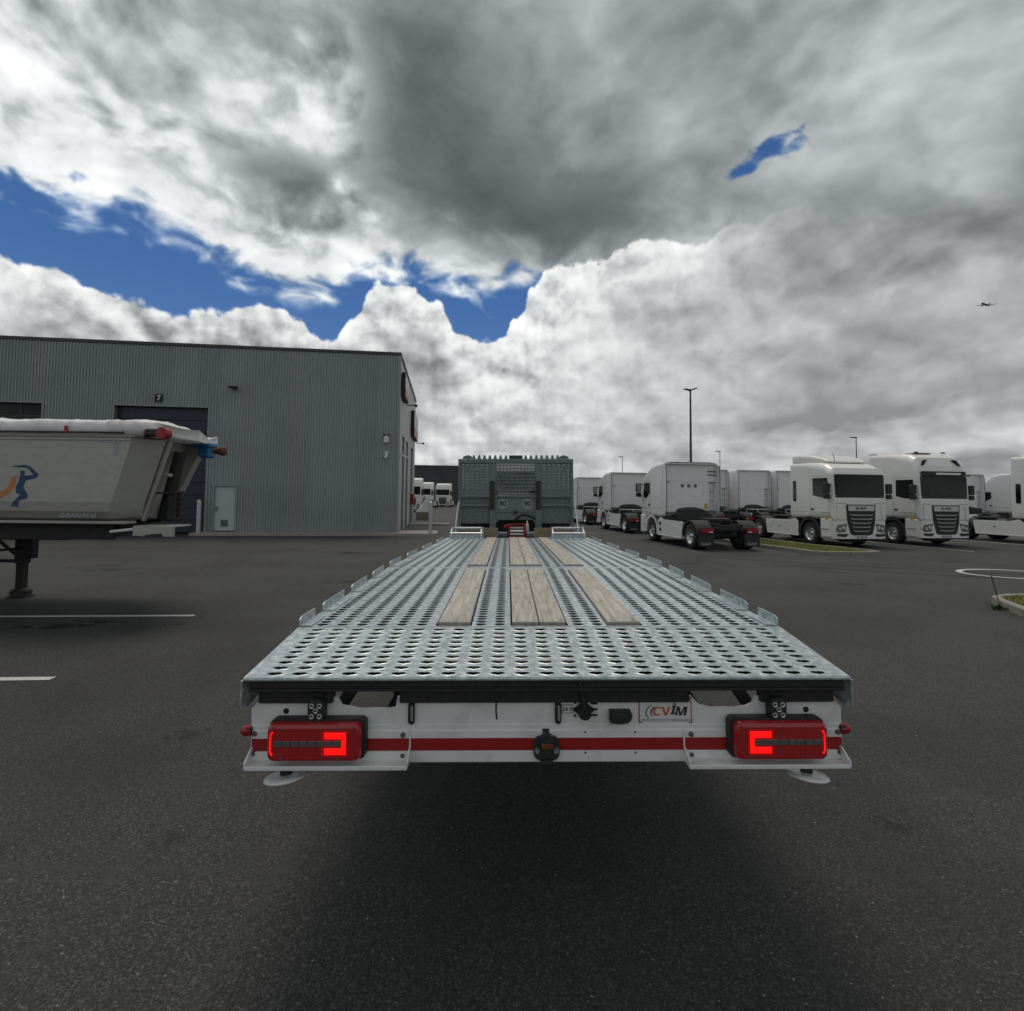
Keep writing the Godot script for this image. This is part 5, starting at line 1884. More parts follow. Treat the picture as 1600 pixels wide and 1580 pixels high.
# ------------------------------------------------------------------ tractor units
# local axes: origin on the ground under the rear axle, -z is forward
func slab(st: SurfaceTool, y0: float, z0: float, y1: float, z1: float, w0: float, w1: float, thick: float, r := 0.06):
	# a glass slab leaning between two heights on the cab front
	var up := Vector3(0, y1 - y0, z1 - z0)
	var len := up.length()
	up /= len
	var right := Vector3(-1, 0, 0)
	var out := right.cross(up)
	var pl := PackedVector2Array()
	for p in rr(2.0, len, r, 3):
		var t := (p.y + len / 2) / len
		pl.append(Vector2(p.x * lerpf(w0, w1, t), p.y))
	prism(st, pl, -0.02, thick, Transform3D(Basis(right, up, out), Vector3(0, (y0 + y1) / 2, (z0 + z1) / 2)))

func cab_rings(rows: Array) -> Array:
	var rings := []
	for a in rows:
		var r := []
		for p in rr(a[3] * 2.0, a[2] - a[1], a[4], 4):
			r.append(Vector3(p.x, p.y + (a[1] + a[2]) / 2, a[0]))
		rings.append(r)
	return rings

const ZY := Basis(Vector3(0, 0, 1), Vector3(0, 1, 0), Vector3(-1, 0, 0))

func make_tractor(kind: String, T: float, paint: Material) -> Node3D:
	var root := Node3D.new()
	var sloped := kind == "sloped"
	var st := ms()
	# cab shell
	var rows := []
	if sloped:
		rows = [[-2.45, 1.20, T - 0.04, 1.19, 0.08], [-2.48, 1.17, T - 0.01, 1.225, 0.10], [-2.56, 1.15, T, 1.24, 0.12], [-3.2, 1.12, T, 1.245, 0.14], [-3.75, 1.12, T - 0.09, 1.245, 0.17], [-4.2, 1.12, lerpf(T - 0.09, 2.9, 0.35), 1.24, 0.2], [-4.5, 1.12, lerpf(T - 0.09, 2.9, 0.72), 1.23, 0.2], [-4.70, 1.12, 2.88, 1.215, 0.16], [-4.78, 1.11, 2.76, 1.205, 0.14], [-5.0, 1.10, 1.94, 1.17, 0.10], [-5.06, 1.10, 1.86, 1.10, 0.08]]
	else:
		rows = [[-2.45, 1.20, T - 0.04, 1.19, 0.08], [-2.48, 1.17, T - 0.01, 1.225, 0.10], [-2.56, 1.15, T, 1.24, 0.12], [-3.6, 1.12, T, 1.245, 0.2], [-4.2, 1.12, T - 0.03, 1.245, 0.26], [-4.55, 1.12, T - 0.09, 1.24, 0.32], [-4.80, 1.12, T - 0.22, 1.235, 0.32], [-4.95, 1.12, lerpf(T, 3.08, 0.6), 1.23, 0.26], [-5.03, 1.12, 3.10, 1.215, 0.12], [-5.06, 1.12, 3.02, 1.205, 0.10], [-5.10, 1.10, 2.06, 1.185, 0.08], [-5.13, 1.10, 1.98, 1.12, 0.06]]
	loft(st, cab_rings(rows))
	var cab := obj("cab", st, paint, root)
	# windscreen, side windows
	st = ms()
	if sloped:
		slab(st, 1.99, -5.0, 2.74, -4.80, 1.10, 1.12, 0.012)
	else:
		slab(st, 2.11, -5.105, 3.0, -5.07, 1.12, 1.13, 0.012)
	obj("windscreen", st, M.glass, root)
	for s in [-1.0, 1.0]:
		var xs := Transform3D(ZY, Vector3(s * 1.246, 0, 0))
		st = ms()
		if sloped:
			prism(st, poly([-4.62, 2.10, -4.50, 2.64, -3.86, 2.64, -3.84, 2.16, -4.30, 1.94, -4.50, 1.96]), -0.006, 0.006, xs)
		else:
			prism(st, poly([-4.86, 2.12, -4.82, 2.86, -3.95, 2.86, -3.95, 2.14, -4.40, 2.05, -4.80, 2.05]), -0.006, 0.006, xs)
		obj("side_window", st, M.glass, root)
		if not sloped:
			st = ms()
			prism(st, shifted(rr(0.22, 0.92, 0.06, 3), Vector2(-2.78, 2.32)), -0.006, 0.006, xs)
			obj("rear_side_window", st, M.glass, root)
		# door gap and handle, seams
		st = ms()
		var zf := -4.92 if not sloped else -4.72
		for l in [[zf, 1.18, zf, 2.0], [-3.80, 1.18, -3.80, 2.72 if sloped else 2.95], [zf, 1.5 if sloped else 1.42, -2.6, 1.5 if sloped else 1.42], [-3.80, 2.72 if sloped else 2.95, -4.6, 2.72 if sloped else 2.95]]:
			var a := Vector3(s * 1.2455, l[1], l[0])
			var b := Vector3(s * 1.2455, l[3], l[2])
			bar(st, a, b, 0.006, 0.007)
		obj("door_seal", st, M.steel_dark, root)
		st = ms()
		bb(st, Vector3(s * 1.244, 1.50 if not sloped else 1.60, -4.02), Vector3(s * 1.268, 1.58 if not sloped else 1.68, -3.84), 0.008)
		obj("door_handle", st, M.black_plastic, root)
		# mirror on its arms
		st = ms()
		var zm := -4.78 if sloped else -4.98
		prism(st, shifted(rr(0.23, 0.42, 0.05, 3), Vector2(s * 1.43, 2.42)), zm - 0.08, zm + 0.06)
		prism(st, shifted(rr(0.22, 0.2, 0.05, 3), Vector2(s * 1.42, 2.09)), zm - 0.08, zm + 0.06)
		bar(st, Vector3(s * 1.2, 2.58, zm), Vector3(s * 1.4, 2.56, zm), 0.05, 0.05)
		bar(st, Vector3(s * 1.2, 2.03, zm), Vector3(s * 1.4, 2.05, zm), 0.05, 0.05)
		var mi := obj("mirror", st, M.black_plastic, root)
		st = ms()
		prism(st, shifted(rr(0.19, 0.36, 0.04, 3), Vector2(s * 1.43, 2.42)), zm + 0.06, zm + 0.064)
		obj("mirror_glass", st, M.steel, mi)
		st = ms()
		bar(st, Vector3(s * 1.22, 1.95, zm), Vector3(s * 1.36, 1.98, zm), 0.09, 0.07, 0.02)
		obj("mirror_foot", st, paint, mi)
		# wheel arch over the steering wheel
		st = ms()
		var prev := []
		for k in 15:
			var t := deg_to_rad(-12.0 + 200.0 * k / 14.0)
			var ci := Vector3(s * 1.24, 0.5 + sin(t) * 0.58, -3.7 + cos(t) * 0.58)
			var co := Vector3(s * 1.245, 0.5 + sin(t) * (0.72 if sin(t) > 0.0 else 0.66), -3.7 + cos(t) * 0.72)
			var cb := Vector3(s * 0.9, ci.y, ci.z)
			if prev:
				facex(st, [prev[0], ci, co, prev[1]], Vector3(s, 0, 0))
				facex(st, [prev[0], ci, cb, prev[2]], Vector3(0, -sin(t), -cos(t)))
			prev = [ci, co, cb]
		obj("wheel_arch", st, paint if sloped else M.black_plastic, root)
		# corner step panel between bumper and arch
		st = ms()
		bb(st, Vector3(s * 0.95, 0.42, -4.98), Vector3(s * 1.242, 1.16, -4.36), 0.03)
		obj("step_panel", st, paint, root)
		st = ms()
		bb(st, Vector3(s * 1.15, 0.34, -4.96), Vector3(s * 1.248, 0.44, -4.38), 0.01)
		bb(st, Vector3(s * 1.235, 0.70, -4.88), Vector3(s * 1.250, 0.76, -4.42), 0.004)
		obj("step_tread", st, M.steel, root)
		wheel(root, Vector3(s * 1.06, 0.5, -3.7), 0.5, 0.32, s, true)
		wheel(root, Vector3(s * 1.10, 0.5, 0), 0.5, 0.28, s)
		wheel(root, Vector3(s * 0.78, 0.5, 0), 0.5, 0.28, s)
		# side skirt
		st = ms()
		prism(st, poly([-3.0, 0.36, -0.72, 0.36, -0.62, 0.95, -0.66, 1.02, -2.35, 1.03, -2.75, 1.12, -2.96, 0.98]), -0.02, 0.02, Transform3D(ZY, Vector3(s * 1.225, 0, 0)))
		bb(st, Vector3(s * 1.20, 0.335, -3.0), Vector3(s * 1.255, 0.385, -0.72), 0.008)
		var sk := obj("side_skirt", st, paint, root)
		if sloped:
			for y in [0.52, 0.78]:
				st = ms()
				bb(st, Vector3(s * 1.243, y, -2.82), Vector3(s * 1.252, y + 0.15, -2.62), 0.004)
				obj("step_opening", st, M.black, sk)
			st = ms()
			tube(st, [Vector3(s * 1.246, 0.46, -2.2), Vector3(s * 1.246, 0.46, -1.3), Vector3(s * 1.246, 0.56, -1.05), Vector3(s * 1.246, 0.74, -1.05), Vector3(s * 1.246, 0.84, -1.3), Vector3(s * 1.246, 0.84, -2.2)], 0.008, 6)
			obj("pressed_fold", st, paint, sk)
		else:
			st = ms()
			tube(st, [Vector3(s * 1.246, 0.40, -0.95), Vector3(s * 1.246, 0.7, -1.0), Vector3(s * 1.246, 0.92, -1.25), Vector3(s * 1.246, 0.95, -1.6), Vector3(s * 1.246, 0.96, -2.3)], 0.008, 6)
			obj("pressed_fold", st, paint, sk)
			st = ms()
			bb(st, Vector3(s * 1.243, 0.70, -1.72), Vector3(s * 1.25, 0.75, -1.60), 0.003)
			obj("filler_cap", st, M.black, sk)
		# mudguard over the driven wheels and its flap
		st = ms()
		prev = []
		for k in 13:
			var t := deg_to_rad(8.0 + 164.0 * k / 12.0)
			var c := Vector3(0, 0.5 + sin(t) * 0.60, cos(t) * 0.62)
			var a := [c + Vector3(s * 0.60, 0, 0), c + Vector3(s * 1.25, 0, 0), c + Vector3(s * 1.25, -sin(t) * 0.06, -cos(t) * 0.06)]
			if prev:
				facex(st, [prev[0], prev[1], a[1], a[0]], Vector3(0, sin(t), cos(t)))
				facex(st, [prev[1], prev[2], a[2], a[1]], Vector3(s, 0, 0))
			prev = a
		obj("mudguard", st, M.black_plastic, root)
		st = ms()
		bb(st, Vector3(s * 0.62, 0.16, 0.655), Vector3(s * 1.24, 0.62, 0.67))
		var fl := obj("mud_flap", st, M.black_plastic, root)
		lettering("flap_text", "DAF", 0.10, M.print_grey, fl, Vector3(s * 0.93, 0.25, 0.674), Vector3.ZERO, 0.1, 1.5, 0.004)
		# rear lamps
		st = ms()
		bb(st, Vector3(s * 0.66, 0.66, 0.70), Vector3(s * 1.16, 0.82, 0.76), 0.01)
		var rl := obj("rear_lamp", st, M.lens_dim, root)
		st = ms()
		bb(st, Vector3(s * 0.70, 0.675, 0.76), Vector3(s * 0.86, 0.715, 0.766), 0.002)
		obj("reversing_lens", st, M.print_white, rl)
	# front end: bumper, grille, lamps
	st = ms()
	var fz := -5.08 if sloped else -5.15
	var plan := poly([-1.235, -4.42, -1.24, -4.85, -1.15, fz + 0.06, -0.95, fz, 0.95, fz, 1.15, fz + 0.06, 1.24, -4.85, 1.235, -4.42])
	prism(st, plan, -1.10, -0.36, Transform3D(Basis(Vector3(1, 0, 0), Vector3(0, 0, 1), Vector3(0, -1, 0)), Vector3.ZERO))
	obj("front_bumper", st, paint, root)
	var ft := Transform3D(Basis(Vector3(-1, 0, 0), Vector3(0, 1, 0), Vector3(0, 0, -1)), Vector3(0, 0, fz))   # drawn looking at the front
	st = ms()
	prism(st, poly([-0.66, 1.76, 0.66, 1.76, 0.62, 1.0, 0.5, 0.56, 0.36, 0.50, -0.36, 0.50, -0.5, 0.56, -0.62, 1.0]), -0.05, 0.012, ft)
	var gr := obj("grille", st, M.black, root)
	st = ms()
	prism(st, poly([-0.60, 1.72, 0.60, 1.72, 0.585, 1.50, -0.585, 1.50]), 0.012, 0.022, ft)
	obj("badge_panel", st, M.steel_dark if sloped else M.steel, gr)
	lettering("badge_text", "DAF", 0.13, M.print_black, gr, Vector3(0, 1.61, fz - 0.024), Vector3(0, PI, 0), 0.0, 1.6, 0.006)
	for k in 5:
		st = ms()
		var y := 1.36 - k * 0.165
		var w := 0.53 - k * 0.045
		bar(st, ft * Vector3(-w + 0.06, y - 0.03, 0.02), ft * Vector3(w - 0.06, y - 0.03, 0.02), 0.02, 0.028)
		for s in [-1.0, 1.0]:
			bar(st, ft * Vector3(s * (w - 0.06), y - 0.03, 0.02), ft * Vector3(s * w, y + 0.02, 0.018), 0.02, 0.024)
		obj("grille_bar", st, M.steel, gr)
	for s in [-1.0, 1.0]:
		st = ms()
		prism(st, poly([s * 0.65, 0.98, s * 1.04, 0.92, s * 1.14, 0.74, s * 1.04, 0.62, s * 0.74, 0.64]), -0.02, 0.014, ft)
		var hl := obj("headlamp", st, M.steel_dark, root)
		st = ms()
		for p in [[0.80, 0.81, 0.085], [0.97, 0.76, 0.065]]:
			cyl(st, ft * Vector3(s * p[0], p[1], 0.014), ft * Vector3(s * p[0], p[1], 0.024), p[2], p[2] * 0.8, 14)
		obj("lamp_reflector", st, M.steel, hl)
		st = ms()
		prism(st, poly([s * 0.60, 0.56, s * 1.10, 0.56, s * 1.06, 0.46, s * 0.70, 0.43]), -0.01, 0.008, ft)
		obj("fog_lamp", st, M.black_plastic, root)
		st = ms()
		prism(st, shifted(rr(0.13, 0.60, 0.04, 3), Vector2(s * 1.02, 1.45)), -0.06, 0.03, ft)
		obj("air_blade", st, paint, root)
	st = ms()
	if sloped:
		bar(st, Vector3(-1.05, 1.95, -5.015), Vector3(1.05, 1.95, -5.015), 0.03, 0.06, 0.006)
	else:
		bar(st, Vector3(-1.12, 2.075, -5.11), Vector3(1.12, 2.075, -5.11), 0.03, 0.06, 0.006)
	obj("cowl", st, M.black_plastic, root)
	for x in [-0.75, -0.05, 0.6]:
		st = ms()
		if sloped:
			bar(st, Vector3(x, 1.99, -5.02), Vector3(x + 0.55, 2.1, -4.99), 0.015, 0.02)
		else:
			bar(st, Vector3(x, 2.11, -5.125), Vector3(x + 0.5, 2.2, -5.125), 0.015, 0.02)
		obj("wiper", st, M.black, root)
	for yy in [1.13, 1.80]:
		st = ms()
		for s in [-1.0, 1.0]:
			if yy < 1.5 or not sloped:
				bar(st, Vector3(s * 0.67, yy, fz + (0.001 if yy < 1.5 else 0.018)), Vector3(s * 1.12, yy, fz + (0.03 if yy < 1.5 else 0.022)), 0.012, 0.014)
		if yy < 1.5 or not sloped: obj("front_seam", st, M.black, root)
	st = ms()
	bb(st, Vector3(-0.9, 0.30, fz + 0.02), Vector3(0.9, 0.36, fz + 0.5), 0.02)
	bb(st, Vector3(-0.5, 0.2, fz + 0.3), Vector3(0.5, 0.30, fz + 0.7), 0.02)
	obj("under_spoiler", st, M.black_plastic, root)
	st = ms()
	bb(st, Vector3(-0.26, 0.375, fz - 0.014), Vector3(0.26, 0.485, fz), 0.003)
	obj("number_plate", st, M.print_white, root)
	# behind the cab
	st = ms()
	var hump := []
	for z in [-2.44, -2.0]:
		var r := []
		for p in [[-0.85, 1.0], [-0.8, 1.25], [-0.55, 1.50], [-0.2, 1.56], [0.25, 1.56], [0.55, 1.50], [0.8, 1.25], [0.85, 1.0]]: r.append(Vector3(p[0], p[1] - (0.1 if z > -2.2 else 0.0), z))
		hump.append(r)
	loft(st, hump)
	bb(st, Vector3(-1.15, 0.75, -2.9), Vector3(1.15, 1.13, -2.1), 0.02)
	obj("engine_cover", st, M.black_plastic, root)
	st = ms()
	for s in [-1.0, 1.0]:
		bb(st, Vector3(s * 0.38, 0.74, -4.6), Vector3(s * 0.46, 1.0, 0.82), 0.006)
	for z in [-1.6, -0.7, 0.75]:
		bb(st, Vector3(-0.38, 0.78, z - 0.05), Vector3(0.38, 0.97, z + 0.05), 0.005)
	bb(st, Vector3(-1.1, 0.70, 0.62), Vector3(1.1, 0.86, 0.70), 0.008)
	bb(st, Vector3(-1.15, 0.45, -2.0), Vector3(-0.5, 0.95, -0.8), 0.05)
	bb(st, Vector3(0.5, 0.45, -2.0), Vector3(1.15, 0.95, -0.8), 0.05)
	cyl(st, Vector3(-0.9, 0.5, 0), Vector3(0.9, 0.5, 0), 0.12, 0.12, 12)
	cyl(st, Vector3(-0.9, 0.5, -3.7), Vector3(0.9, 0.5, -3.7), 0.07, 0.07, 12)
	obj("chassis_frame", st, M.chassis, root)
	st = ms()
	prism(st, poly([-0.46, -0.75, 0.46, -0.75, 0.5, -0.1, 0.36, 0.28, 0.1, 0.42, 0.06, 0.05, -0.06, 0.05, -0.1, 0.42, -0.36, 0.28, -0.5, -0.1]), -1.17, -1.10, Transform3D(Basis(Vector3(1, 0, 0), Vector3(0, 0, 1), Vector3(0, -1, 0)), Vector3(0, 0, -0.1)))
	bb(st, Vector3(-0.5, 1.0, -0.3), Vector3(0.5, 1.1, 0.1), 0.01)
	obj("fifth_wheel", st, M.black_plastic, root)
	st = ms()
	bb(st, Vector3(-0.36, 1.01, -1.75), Vector3(0.36, 1.03, -0.95))
	obj("catwalk", st, M.steel, root)
	if sloped:
		for s in [-1.0, 1.0]:
			st = ms()
			prism(st, poly([-2.47, 1.22, -2.20, 1.30, -2.14, 1.6, -2.14, T - 0.5, -2.22, T - 0.12, -2.47, T - 0.02]), -0.012, 0.012, Transform3D(ZY, Vector3(s * 1.222, 0, 0)))
			obj("side_fairing", st, paint, root)
			st = ms()
			tube(st, [Vector3(s * 1.222, 1.30, -2.195), Vector3(s * 1.222, 1.6, -2.135), Vector3(s * 1.222, T - 0.5, -2.135), Vector3(s * 1.222, T - 0.12, -2.215)], 0.016, 6)
			obj("fairing_seal", st, M.black_plastic, root)
		st = ms()
		bb(st, Vector3(-1.2, T - 0.06, -2.47), Vector3(1.2, T - 0.035, -2.26), 0.006)
		obj("roof_fairing", st, paint, root)
	# panel, rails and lines on the back of the cab
	st = ms()
	var ft2 := Transform3D(Basis.IDENTITY, Vector3(0, 0, -2.45))
	bb(st, Vector3(-1.08, 2.70, -2.452), Vector3(1.08, 2.725, -2.435), 0.004)
	bb(st, Vector3(-0.62, 1.70, -2.45), Vector3(0.62, 1.72, -2.438), 0.003)
	bb(st, Vector3(-1.0, 1.25, -2.45), Vector3(-0.97, 2.66, -2.436), 0.004)
	tube(st, [Vector3(0.05, 2.05, -2.446), Vector3(0.55, 2.05, -2.446), Vector3(0.62, 2.12, -2.446), Vector3(0.62, 2.55, -2.446), Vector3(0.55, 2.62, -2.446), Vector3(-0.2, 2.62, -2.446)], 0.012, 6)
	obj("pressed_panel", st, paint, root)
	st = ms()
	for xx in [0.92, 1.06]:
		tube(st, [Vector3(xx, 1.2, -2.40), Vector3(xx, 2.68, -2.40)], 0.013, 6)
	for k in 4:
		bb(st, Vector3(0.90, 1.45 + k * 0.4, -2.45), Vector3(1.08, 1.47 + k * 0.4, -2.385))
	obj("air_line_rail", st, M.print_grey, root)
	st = ms()
	bb(st, Vector3(-1.12, 1.22, -2.45), Vector3(-0.62, 1.36, -2.30), 0.02)
	bb(st, Vector3(0.62, 1.25, -2.45), Vector3(1.15, 1.42, -2.30), 0.02)
	bb(st, Vector3(-1.16, 2.63, -2.45), Vector3(-0.9, 2.66, -2.42), 0.004)
	bb(st, Vector3(0.85, 2.63, -2.45), Vector3(1.16, 2.66, -2.40), 0.004)
	obj("cab_mount", st, M.steel_dark, root)
	return root

func park(proto: Node3D, at: Vector3, turn: float, label: String, group: String) -> Node3D:
	var r: Node3D = proto if proto.get_parent() == null and not proto.has_meta("placed") else proto.duplicate()
	proto.set_meta("placed", 1)
	r.name = numbered("tractor_unit")
	if r.has_meta("placed"): r.remove_meta("placed")
	add_child(r)
	r.position = at
	r.rotation_degrees.y = turn
	tag(r, label, "lorry", group)
	proto.set_meta("placed", 1)
	return r

func make_tractors():
	var rear := make_tractor("sloped", 3.48, M.cab_white)
	var tall := make_tractor("sloped", 3.98, M.cab_white)
	var front := make_tractor("upright", 3.56, M.cab_cream)
	var high := make_tractor("upright", 4.05, M.cab_cream)
	var G := "white tractor units parked in the yard"
	var made := []
	var near := rear.duplicate()
	var lst := [[near, 8.09, -20.74, GRID, "white tractor unit seen from behind, nearest the flatbed, yellow label on its cab back"],
		[rear, 7.43, -29.6, GRID, "white tractor unit seen from behind, second in line from the flatbed"],
		[rear, 6.43, -38.0, GRID, "white tractor unit half hidden by the flatbed's headboard"],
		[tall, 14.0, -34.3, GRID, "tall white tractor unit just peeping out right of the nearest rear-facing cab"],
		[tall, 17.14, -34.75, GRID, "tall white tractor unit with its full cab back seen behind the nearer chassis"],
		[tall, 20.0, -35.1, GRID, "tall white tractor unit cut off by the low-roofed cab facing the camera"],
		[tall, 34.0, -37.0, GRID, "tall white tractor unit seen from behind right of the high-roofed cab"],
		[tall, 37.7, -36.3, GRID, "tall white tractor unit showing its side and mirror near the right edge"],
		[front, 13.64, -27.02, 180.0 + GRID, "white tractor unit facing the camera with low cab and roof deflector"],
		[high, 17.93, -28.0, 180.0 + GRID, "white tractor unit facing the camera with high domed roof and sun visor"],
		[high, 24.5, -27.8, 180.0 + GRID, "white tractor unit cut by the right edge of the picture"],
		[high, -12.3, -68.0, 184.0, "far tractor unit half hidden by the warehouse side"],
		[high, -13.6, -88.0, 178.0, "far tractor unit in the middle of the three beyond the warehouse"],
		[high, -11.6, -96.0, 178.0, "far tractor unit facing the camera alone, before the dark hall"]]
	for l in lst:
		made.append(park(l[0], Vector3(l[1], 0, l[2]), l[3], l[4], G))
	for m in made: m.remove_meta("placed")
	# what sets single units apart
	var a: Node3D = made[0]
	var st := ms()
	bb(st, Vector3(0.66, 1.50, -2.45), Vector3(0.82, 1.72, -2.43), 0.004)
	obj("yellow_label", st, M.yellow, a)
	for x in [-0.42, -0.12, 0.18]:
		st = ms()
		bb(st, Vector3(x, 2.42, -2.452), Vector3(x + 0.13, 2.56, -2.43), 0.004)
		obj("cab_vent", st, M.steel_dark, a)
	st = ms()
	tube(st, [Vector3(-1.2, 3.42, -2.46), Vector3(-0.9, 3.49, -2.45), Vector3(0.9, 3.50, -2.45), Vector3(1.2, 3.46, -2.46)], 0.03, 6)
	for y in [3.1, 2.95]:
		bb(st, Vector3(0.8, y, -2.47), Vector3(1.22, y + 0.05, -2.42), 0.01)
	obj("roof_seal", st, M.steel_dark, a)
	for k in [1, 2, 4, 5]:
		st = ms()
		tube(st, [Vector3(-0.85, 1.06, -1.85), Vector3(-0.85, 1.24, -1.85), Vector3(0.85, 1.24, -1.85), Vector3(0.85, 1.06, -1.85)], 0.03, 8)
		tube(st, [Vector3(0, 1.06, -1.85), Vector3(0, 1.24, -1.85)], 0.03, 8)
		obj("catwalk_rail", st, M.print_white, made[k])
	for k in [8, 9]:
		st = ms()
		bb(st, Vector3(1.244, 1.12, -4.80), Vector3(1.249, 1.30, -4.66))
		obj("yellow_label", st, M.yellow, made[k])
		lettering("plate_text", "DA 703 FR" if k == 8 else "DB 418 FR", 0.07, M.print_black, made[k], Vector3(0, 0.43, -5.168), Vector3(0, PI, 0), 0.0, 1.0, 0.003)
	# roof deflector of the low cab
	st = ms()
	loft(st, cab_rings([[-2.5, 3.54, 3.94, 1.12, 0.12], [-2.9, 3.54, 3.95, 1.10, 0.14], [-3.6, 3.54, 3.88, 1.02, 0.14], [-4.2, 3.53, 3.72, 0.95, 0.08], [-4.45, 3.52, 3.58, 0.9, 0.02]]))
	obj("roof_deflector", st, M.cab_cream, made[8])
	st = ms()
	tube(st, [Vector3(0.7, 3.55, -4.6), Vector3(0.7, 3.95, -4.5)], 0.012, 6)
	obj("aerial", st, M.black_plastic, made[8])
	for k in [9, 10]:
		st = ms()
		bb(st, Vector3(-1.1, 3.02, -5.30), Vector3(1.1, 3.06, -5.0), 0.01)
		bb(st, Vector3(-1.1, 3.05, -5.10), Vector3(1.1, 3.22, -5.06), 0.01)
		var v := obj("sun_visor", st, M.black_plastic, made[k])
		st = ms()
		bb(st, Vector3(-0.6, 3.06, -5.315), Vector3(0.6, 3.14, -5.30), 0.01)
		obj("visor_edge", st, M.cab_cream, v)
		for s in [-1.0, 1.0]:
			st = ms()
			prism(st, poly([s * 0.62, 3.80, s * 0.80, 3.78, s * 0.98, 3.52, s * 0.86, 3.54]), 0.0, 0.12, Transform3D(Basis(Vector3(-1, 0, 0), Vector3(0, 1, 0.22).normalized(), Vector3(0, 0.22, -1).normalized()), Vector3(0, 0.0, -5.63)))
			obj("roof_lamp", st, M.glass, made[k])
		st = ms()
		bb(st, Vector3(-0.75, 4.05, -4.5), Vector3(-0.6, 4.11, -4.4), 0.01)
		bb(st, Vector3(0.6, 4.05, -4.5), Vector3(0.75, 4.11, -4.4), 0.01)
		bb(st, Vector3(-0.35, 4.04, -4.2), Vector3(0.45, 4.09, -3.6), 0.02)
		obj("roof_hatch", st, M.black_plastic, made[k])
		st = ms()
		prism(st, poly([-3.1, 3.95, -2.45, 4.0, -2.35, 4.14, -2.75, 4.16]), -1.15, 1.15, Transform3D(ZY, Vector3.ZERO))
		obj("rear_spoiler", st, M.cab_cream, made[k])

# ------------------------------------------------------------------ lamp columns
func make_street_lamps():
	for l in [[16.35, -48.6, 12.0, 0.14, "tall dark lamp column with twin wing heads behind the nearest tractor unit", true], [35.6, -91.0, 10.0, 0.09, "small distant lamp column left of the tall cab backs", false], [42.8, -66.0, 9.7, 0.09, "distant lamp column rising behind the low-roofed cab", false], [21.8, -105.0, 10.0, 0.09, "farthest lamp column, rising behind the second cab in line", false]]:
		var r := thing("lamp_column", Vector3(l[0], 0, l[1]), 10.0)
		tag(r, l[4], "street lamp", "lamp columns of the yard")
		var st := ms()
		cyl(st, Vector3.ZERO, Vector3(0, l[2], 0), l[3], l[3] * 0.55, 12)
		cyl(st, Vector3.ZERO, Vector3(0, 0.04, 0), l[3] * 2.2, l[3] * 2.2, 12)
		obj("column", st, M.coping, r)
		if l[5]:
			for s in [-1.0, 1.0]:
				st = ms()
				loft(st, cab_like([[0.0, l[2] - 0.15, 0.16], [s * 0.25, l[2] - 0.05 + s * 0.03, 0.17], [s * 0.55, l[2] + 0.02 + s * 0.05, 0.13], [s * 0.72, l[2] + 0.03 + s * 0.08, 0.05]]))
				obj("lamp_head", st, M.coping, r)
		else:
			st = ms()
			bb(st, Vector3(-0.75, l[2] - 0.05, -0.12), Vector3(0.1, l[2] + 0.07, 0.12), 0.02)
			obj("lamp_head", st, M.coping, r)

func cab_like(rows: Array) -> Array:
	var rings := []
	for a in rows:
		var r := []
		for k in 10:
			var t := TAU * k / 10.0
			r.append(Vector3(a[0], a[1] + cos(t) * a[2] * 0.5, sin(t) * a[2]))
		rings.append(r)
	return rings

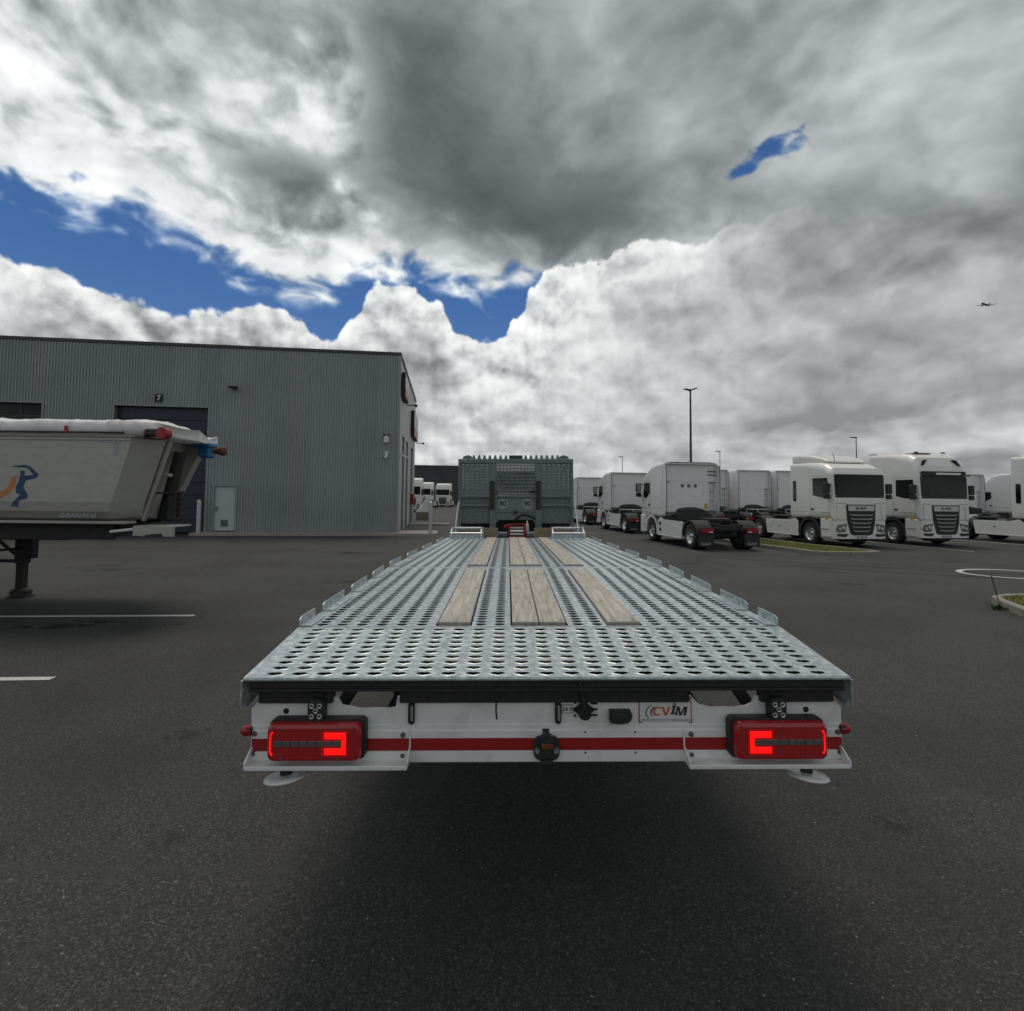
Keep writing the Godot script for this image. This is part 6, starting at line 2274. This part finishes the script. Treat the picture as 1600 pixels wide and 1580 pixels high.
# ------------------------------------------------------------------ small things
func make_small_things():
	# red hose cabinet by the side wall
	var st := ms()
	var r := thing("hose_cabinet", Vector3(-6.85, 0, -36.2), 7.0)
	tag(r, "red hose cabinet on a post beside the warehouse wall", "cabinet")
	bb(st, Vector3(-0.22, 1.35, -0.15), Vector3(0.22, 2.05, 0.15), 0.02)
	obj("case", st, M.red, r)
	st = ms()
	bb(st, Vector3(-0.12, 0.0, -0.1), Vector3(0.12, 1.35, 0.1), 0.01)
	obj("post", st, M.trim, r)
	st = ms()
	bb(st, Vector3(-0.16, 1.45, 0.15), Vector3(0.16, 1.95, 0.162), 0.01)
	obj("door", st, M.red, r)
	# stack of pallets and pale parts behind the bollard
	r = thing("pallet_stack", Vector3(-7.0, 0.0, -42.5), 12.0)
	tag(r, "low stack of pallets with pale parts on top, behind the corner bollard", "pallets")
	for k in 4:
		st = ms()
		for z in [-0.45, 0.0, 0.45]:
			bb(st, Vector3(-0.6, k * 0.16, z - 0.05), Vector3(0.6, k * 0.16 + 0.1, z + 0.05))
		for x in [-0.5, -0.25, 0.0, 0.25, 0.5]:
			bb(st, Vector3(x - 0.09, k * 0.16 + 0.1, -0.5), Vector3(x + 0.09, k * 0.16 + 0.155, 0.5))
		obj("pallet", st, M.board, r)
	st = ms()
	prism(st, poly([-0.55, 0.64, 0.5, 0.64, 0.5, 1.9, 0.25, 1.9, -0.1, 1.2]), -0.4, 0.4)
	obj("pale_fairing", st, M.cab_white, r)
	# thin stake and weeds at the near island's kerb
	r = thing("marker_stake", Vector3(9.05, 0, -9.95), 0)
	tag(r, "thin dark stake leaning at the kerb of the right island", "stake")
	st = ms()
	tube(st, [Vector3(0, 0, 0), Vector3(-0.05, 0.28, -0.02), Vector3(-0.12, 0.58, -0.03)], 0.008, 6)
	obj("rod", st, M.black, r)
	st = ms()
	cyl(st, Vector3(0, 0.0, 0), Vector3(0, 0.03, 0), 0.03, 0.02, 8)
	obj("foot", st, M.black, r)
	r = thing("weed_tuft", Vector3(8.80, 0, -9.72), 0)
	tag(r, "small green weed growing at the kerb tip of the right island", "weed")
	var leaf := noise(3, 1.0, 1)
	for k in 46:
		st = ms()
		var t := rng.randf() * TAU
		var d := Vector3(cos(t), 0, sin(t))
		var l := rng.randf_range(0.05, 0.16)
		var at := Vector3(rng.randf_range(-0.14, 0.14), 0, rng.randf_range(-0.09, 0.09))
		var tip := at + d * l * 0.8 + Vector3(0, l * rng.randf_range(0.4, 1.0), 0)
		var mid := at.lerp(tip, 0.55) + Vector3(0, 0.015, 0)
		var w := d.cross(Vector3.UP) * l * 0.17
		facex(st, [at, mid + w, tip, mid - w], Vector3.UP)
		obj("leaf", st, M.leaf, r)
	# an airliner far off
	var pos := Vector3(967.3, 404.8, -1073.3)
	r = thing("airliner", pos, 118.0)
	r.rotation_degrees.z = 12.0
	tag(r, "tiny airliner high over the right of the yard", "aircraft")
	st = ms()
	lathe(st, [[0.0, -17.0], [0.8, -13.0], [1.9, -6.0], [2.0, 10.0], [1.5, 14.5], [0.0, 17.0]], 16, Transform3D(Basis(Vector3(1, 0, 0), Vector3(0, 0, -1), Vector3(0, 1, 0)), Vector3.ZERO))
	obj("fuselage", st, M.plane_grey, r)
	for s in [-1.0, 1.0]:
		st = ms()
		prism(st, poly([0.0, -4.5, s * 17.0, 4.5, s * 17.0, 6.2, s * 5.0, 2.6, 0.0, 2.4]), -0.25, 0.25, Transform3D(Basis(Vector3(1, s * 0.09, 0).normalized(), Vector3(0, 0, 1), Vector3(s * 0.09, -1, 0).normalized()), Vector3(0, -0.8, 0)))
		obj("wing", st, M.plane_grey, r)
		st = ms()
		prism(st, poly([0.0, 11.5, s * 6.0, 15.2, s * 6.0, 16.4, 0.0, 15.0]), -0.15, 0.15, Transform3D(Basis(Vector3(1, 0, 0), Vector3(0, 0, 1), Vector3(0, -1, 0)), Vector3(0, 0.6, 0)))
		obj("tailplane", st, M.plane_grey, r)
		st = ms()
		cyl(st, Vector3(s * 5.5, -2.0, -2.4), Vector3(s * 5.5, -2.0, 1.6), 1.1, 0.8, 12)
		obj("engine", st, M.plane_grey, r)
	st = ms()
	prism(st, poly([11.0, 1.2, 16.0, 1.2, 17.5, 7.0, 15.5, 7.0]), -0.2, 0.2, Transform3D(ZY, Vector3.ZERO))
	obj("fin", st, M.plane_grey, r)
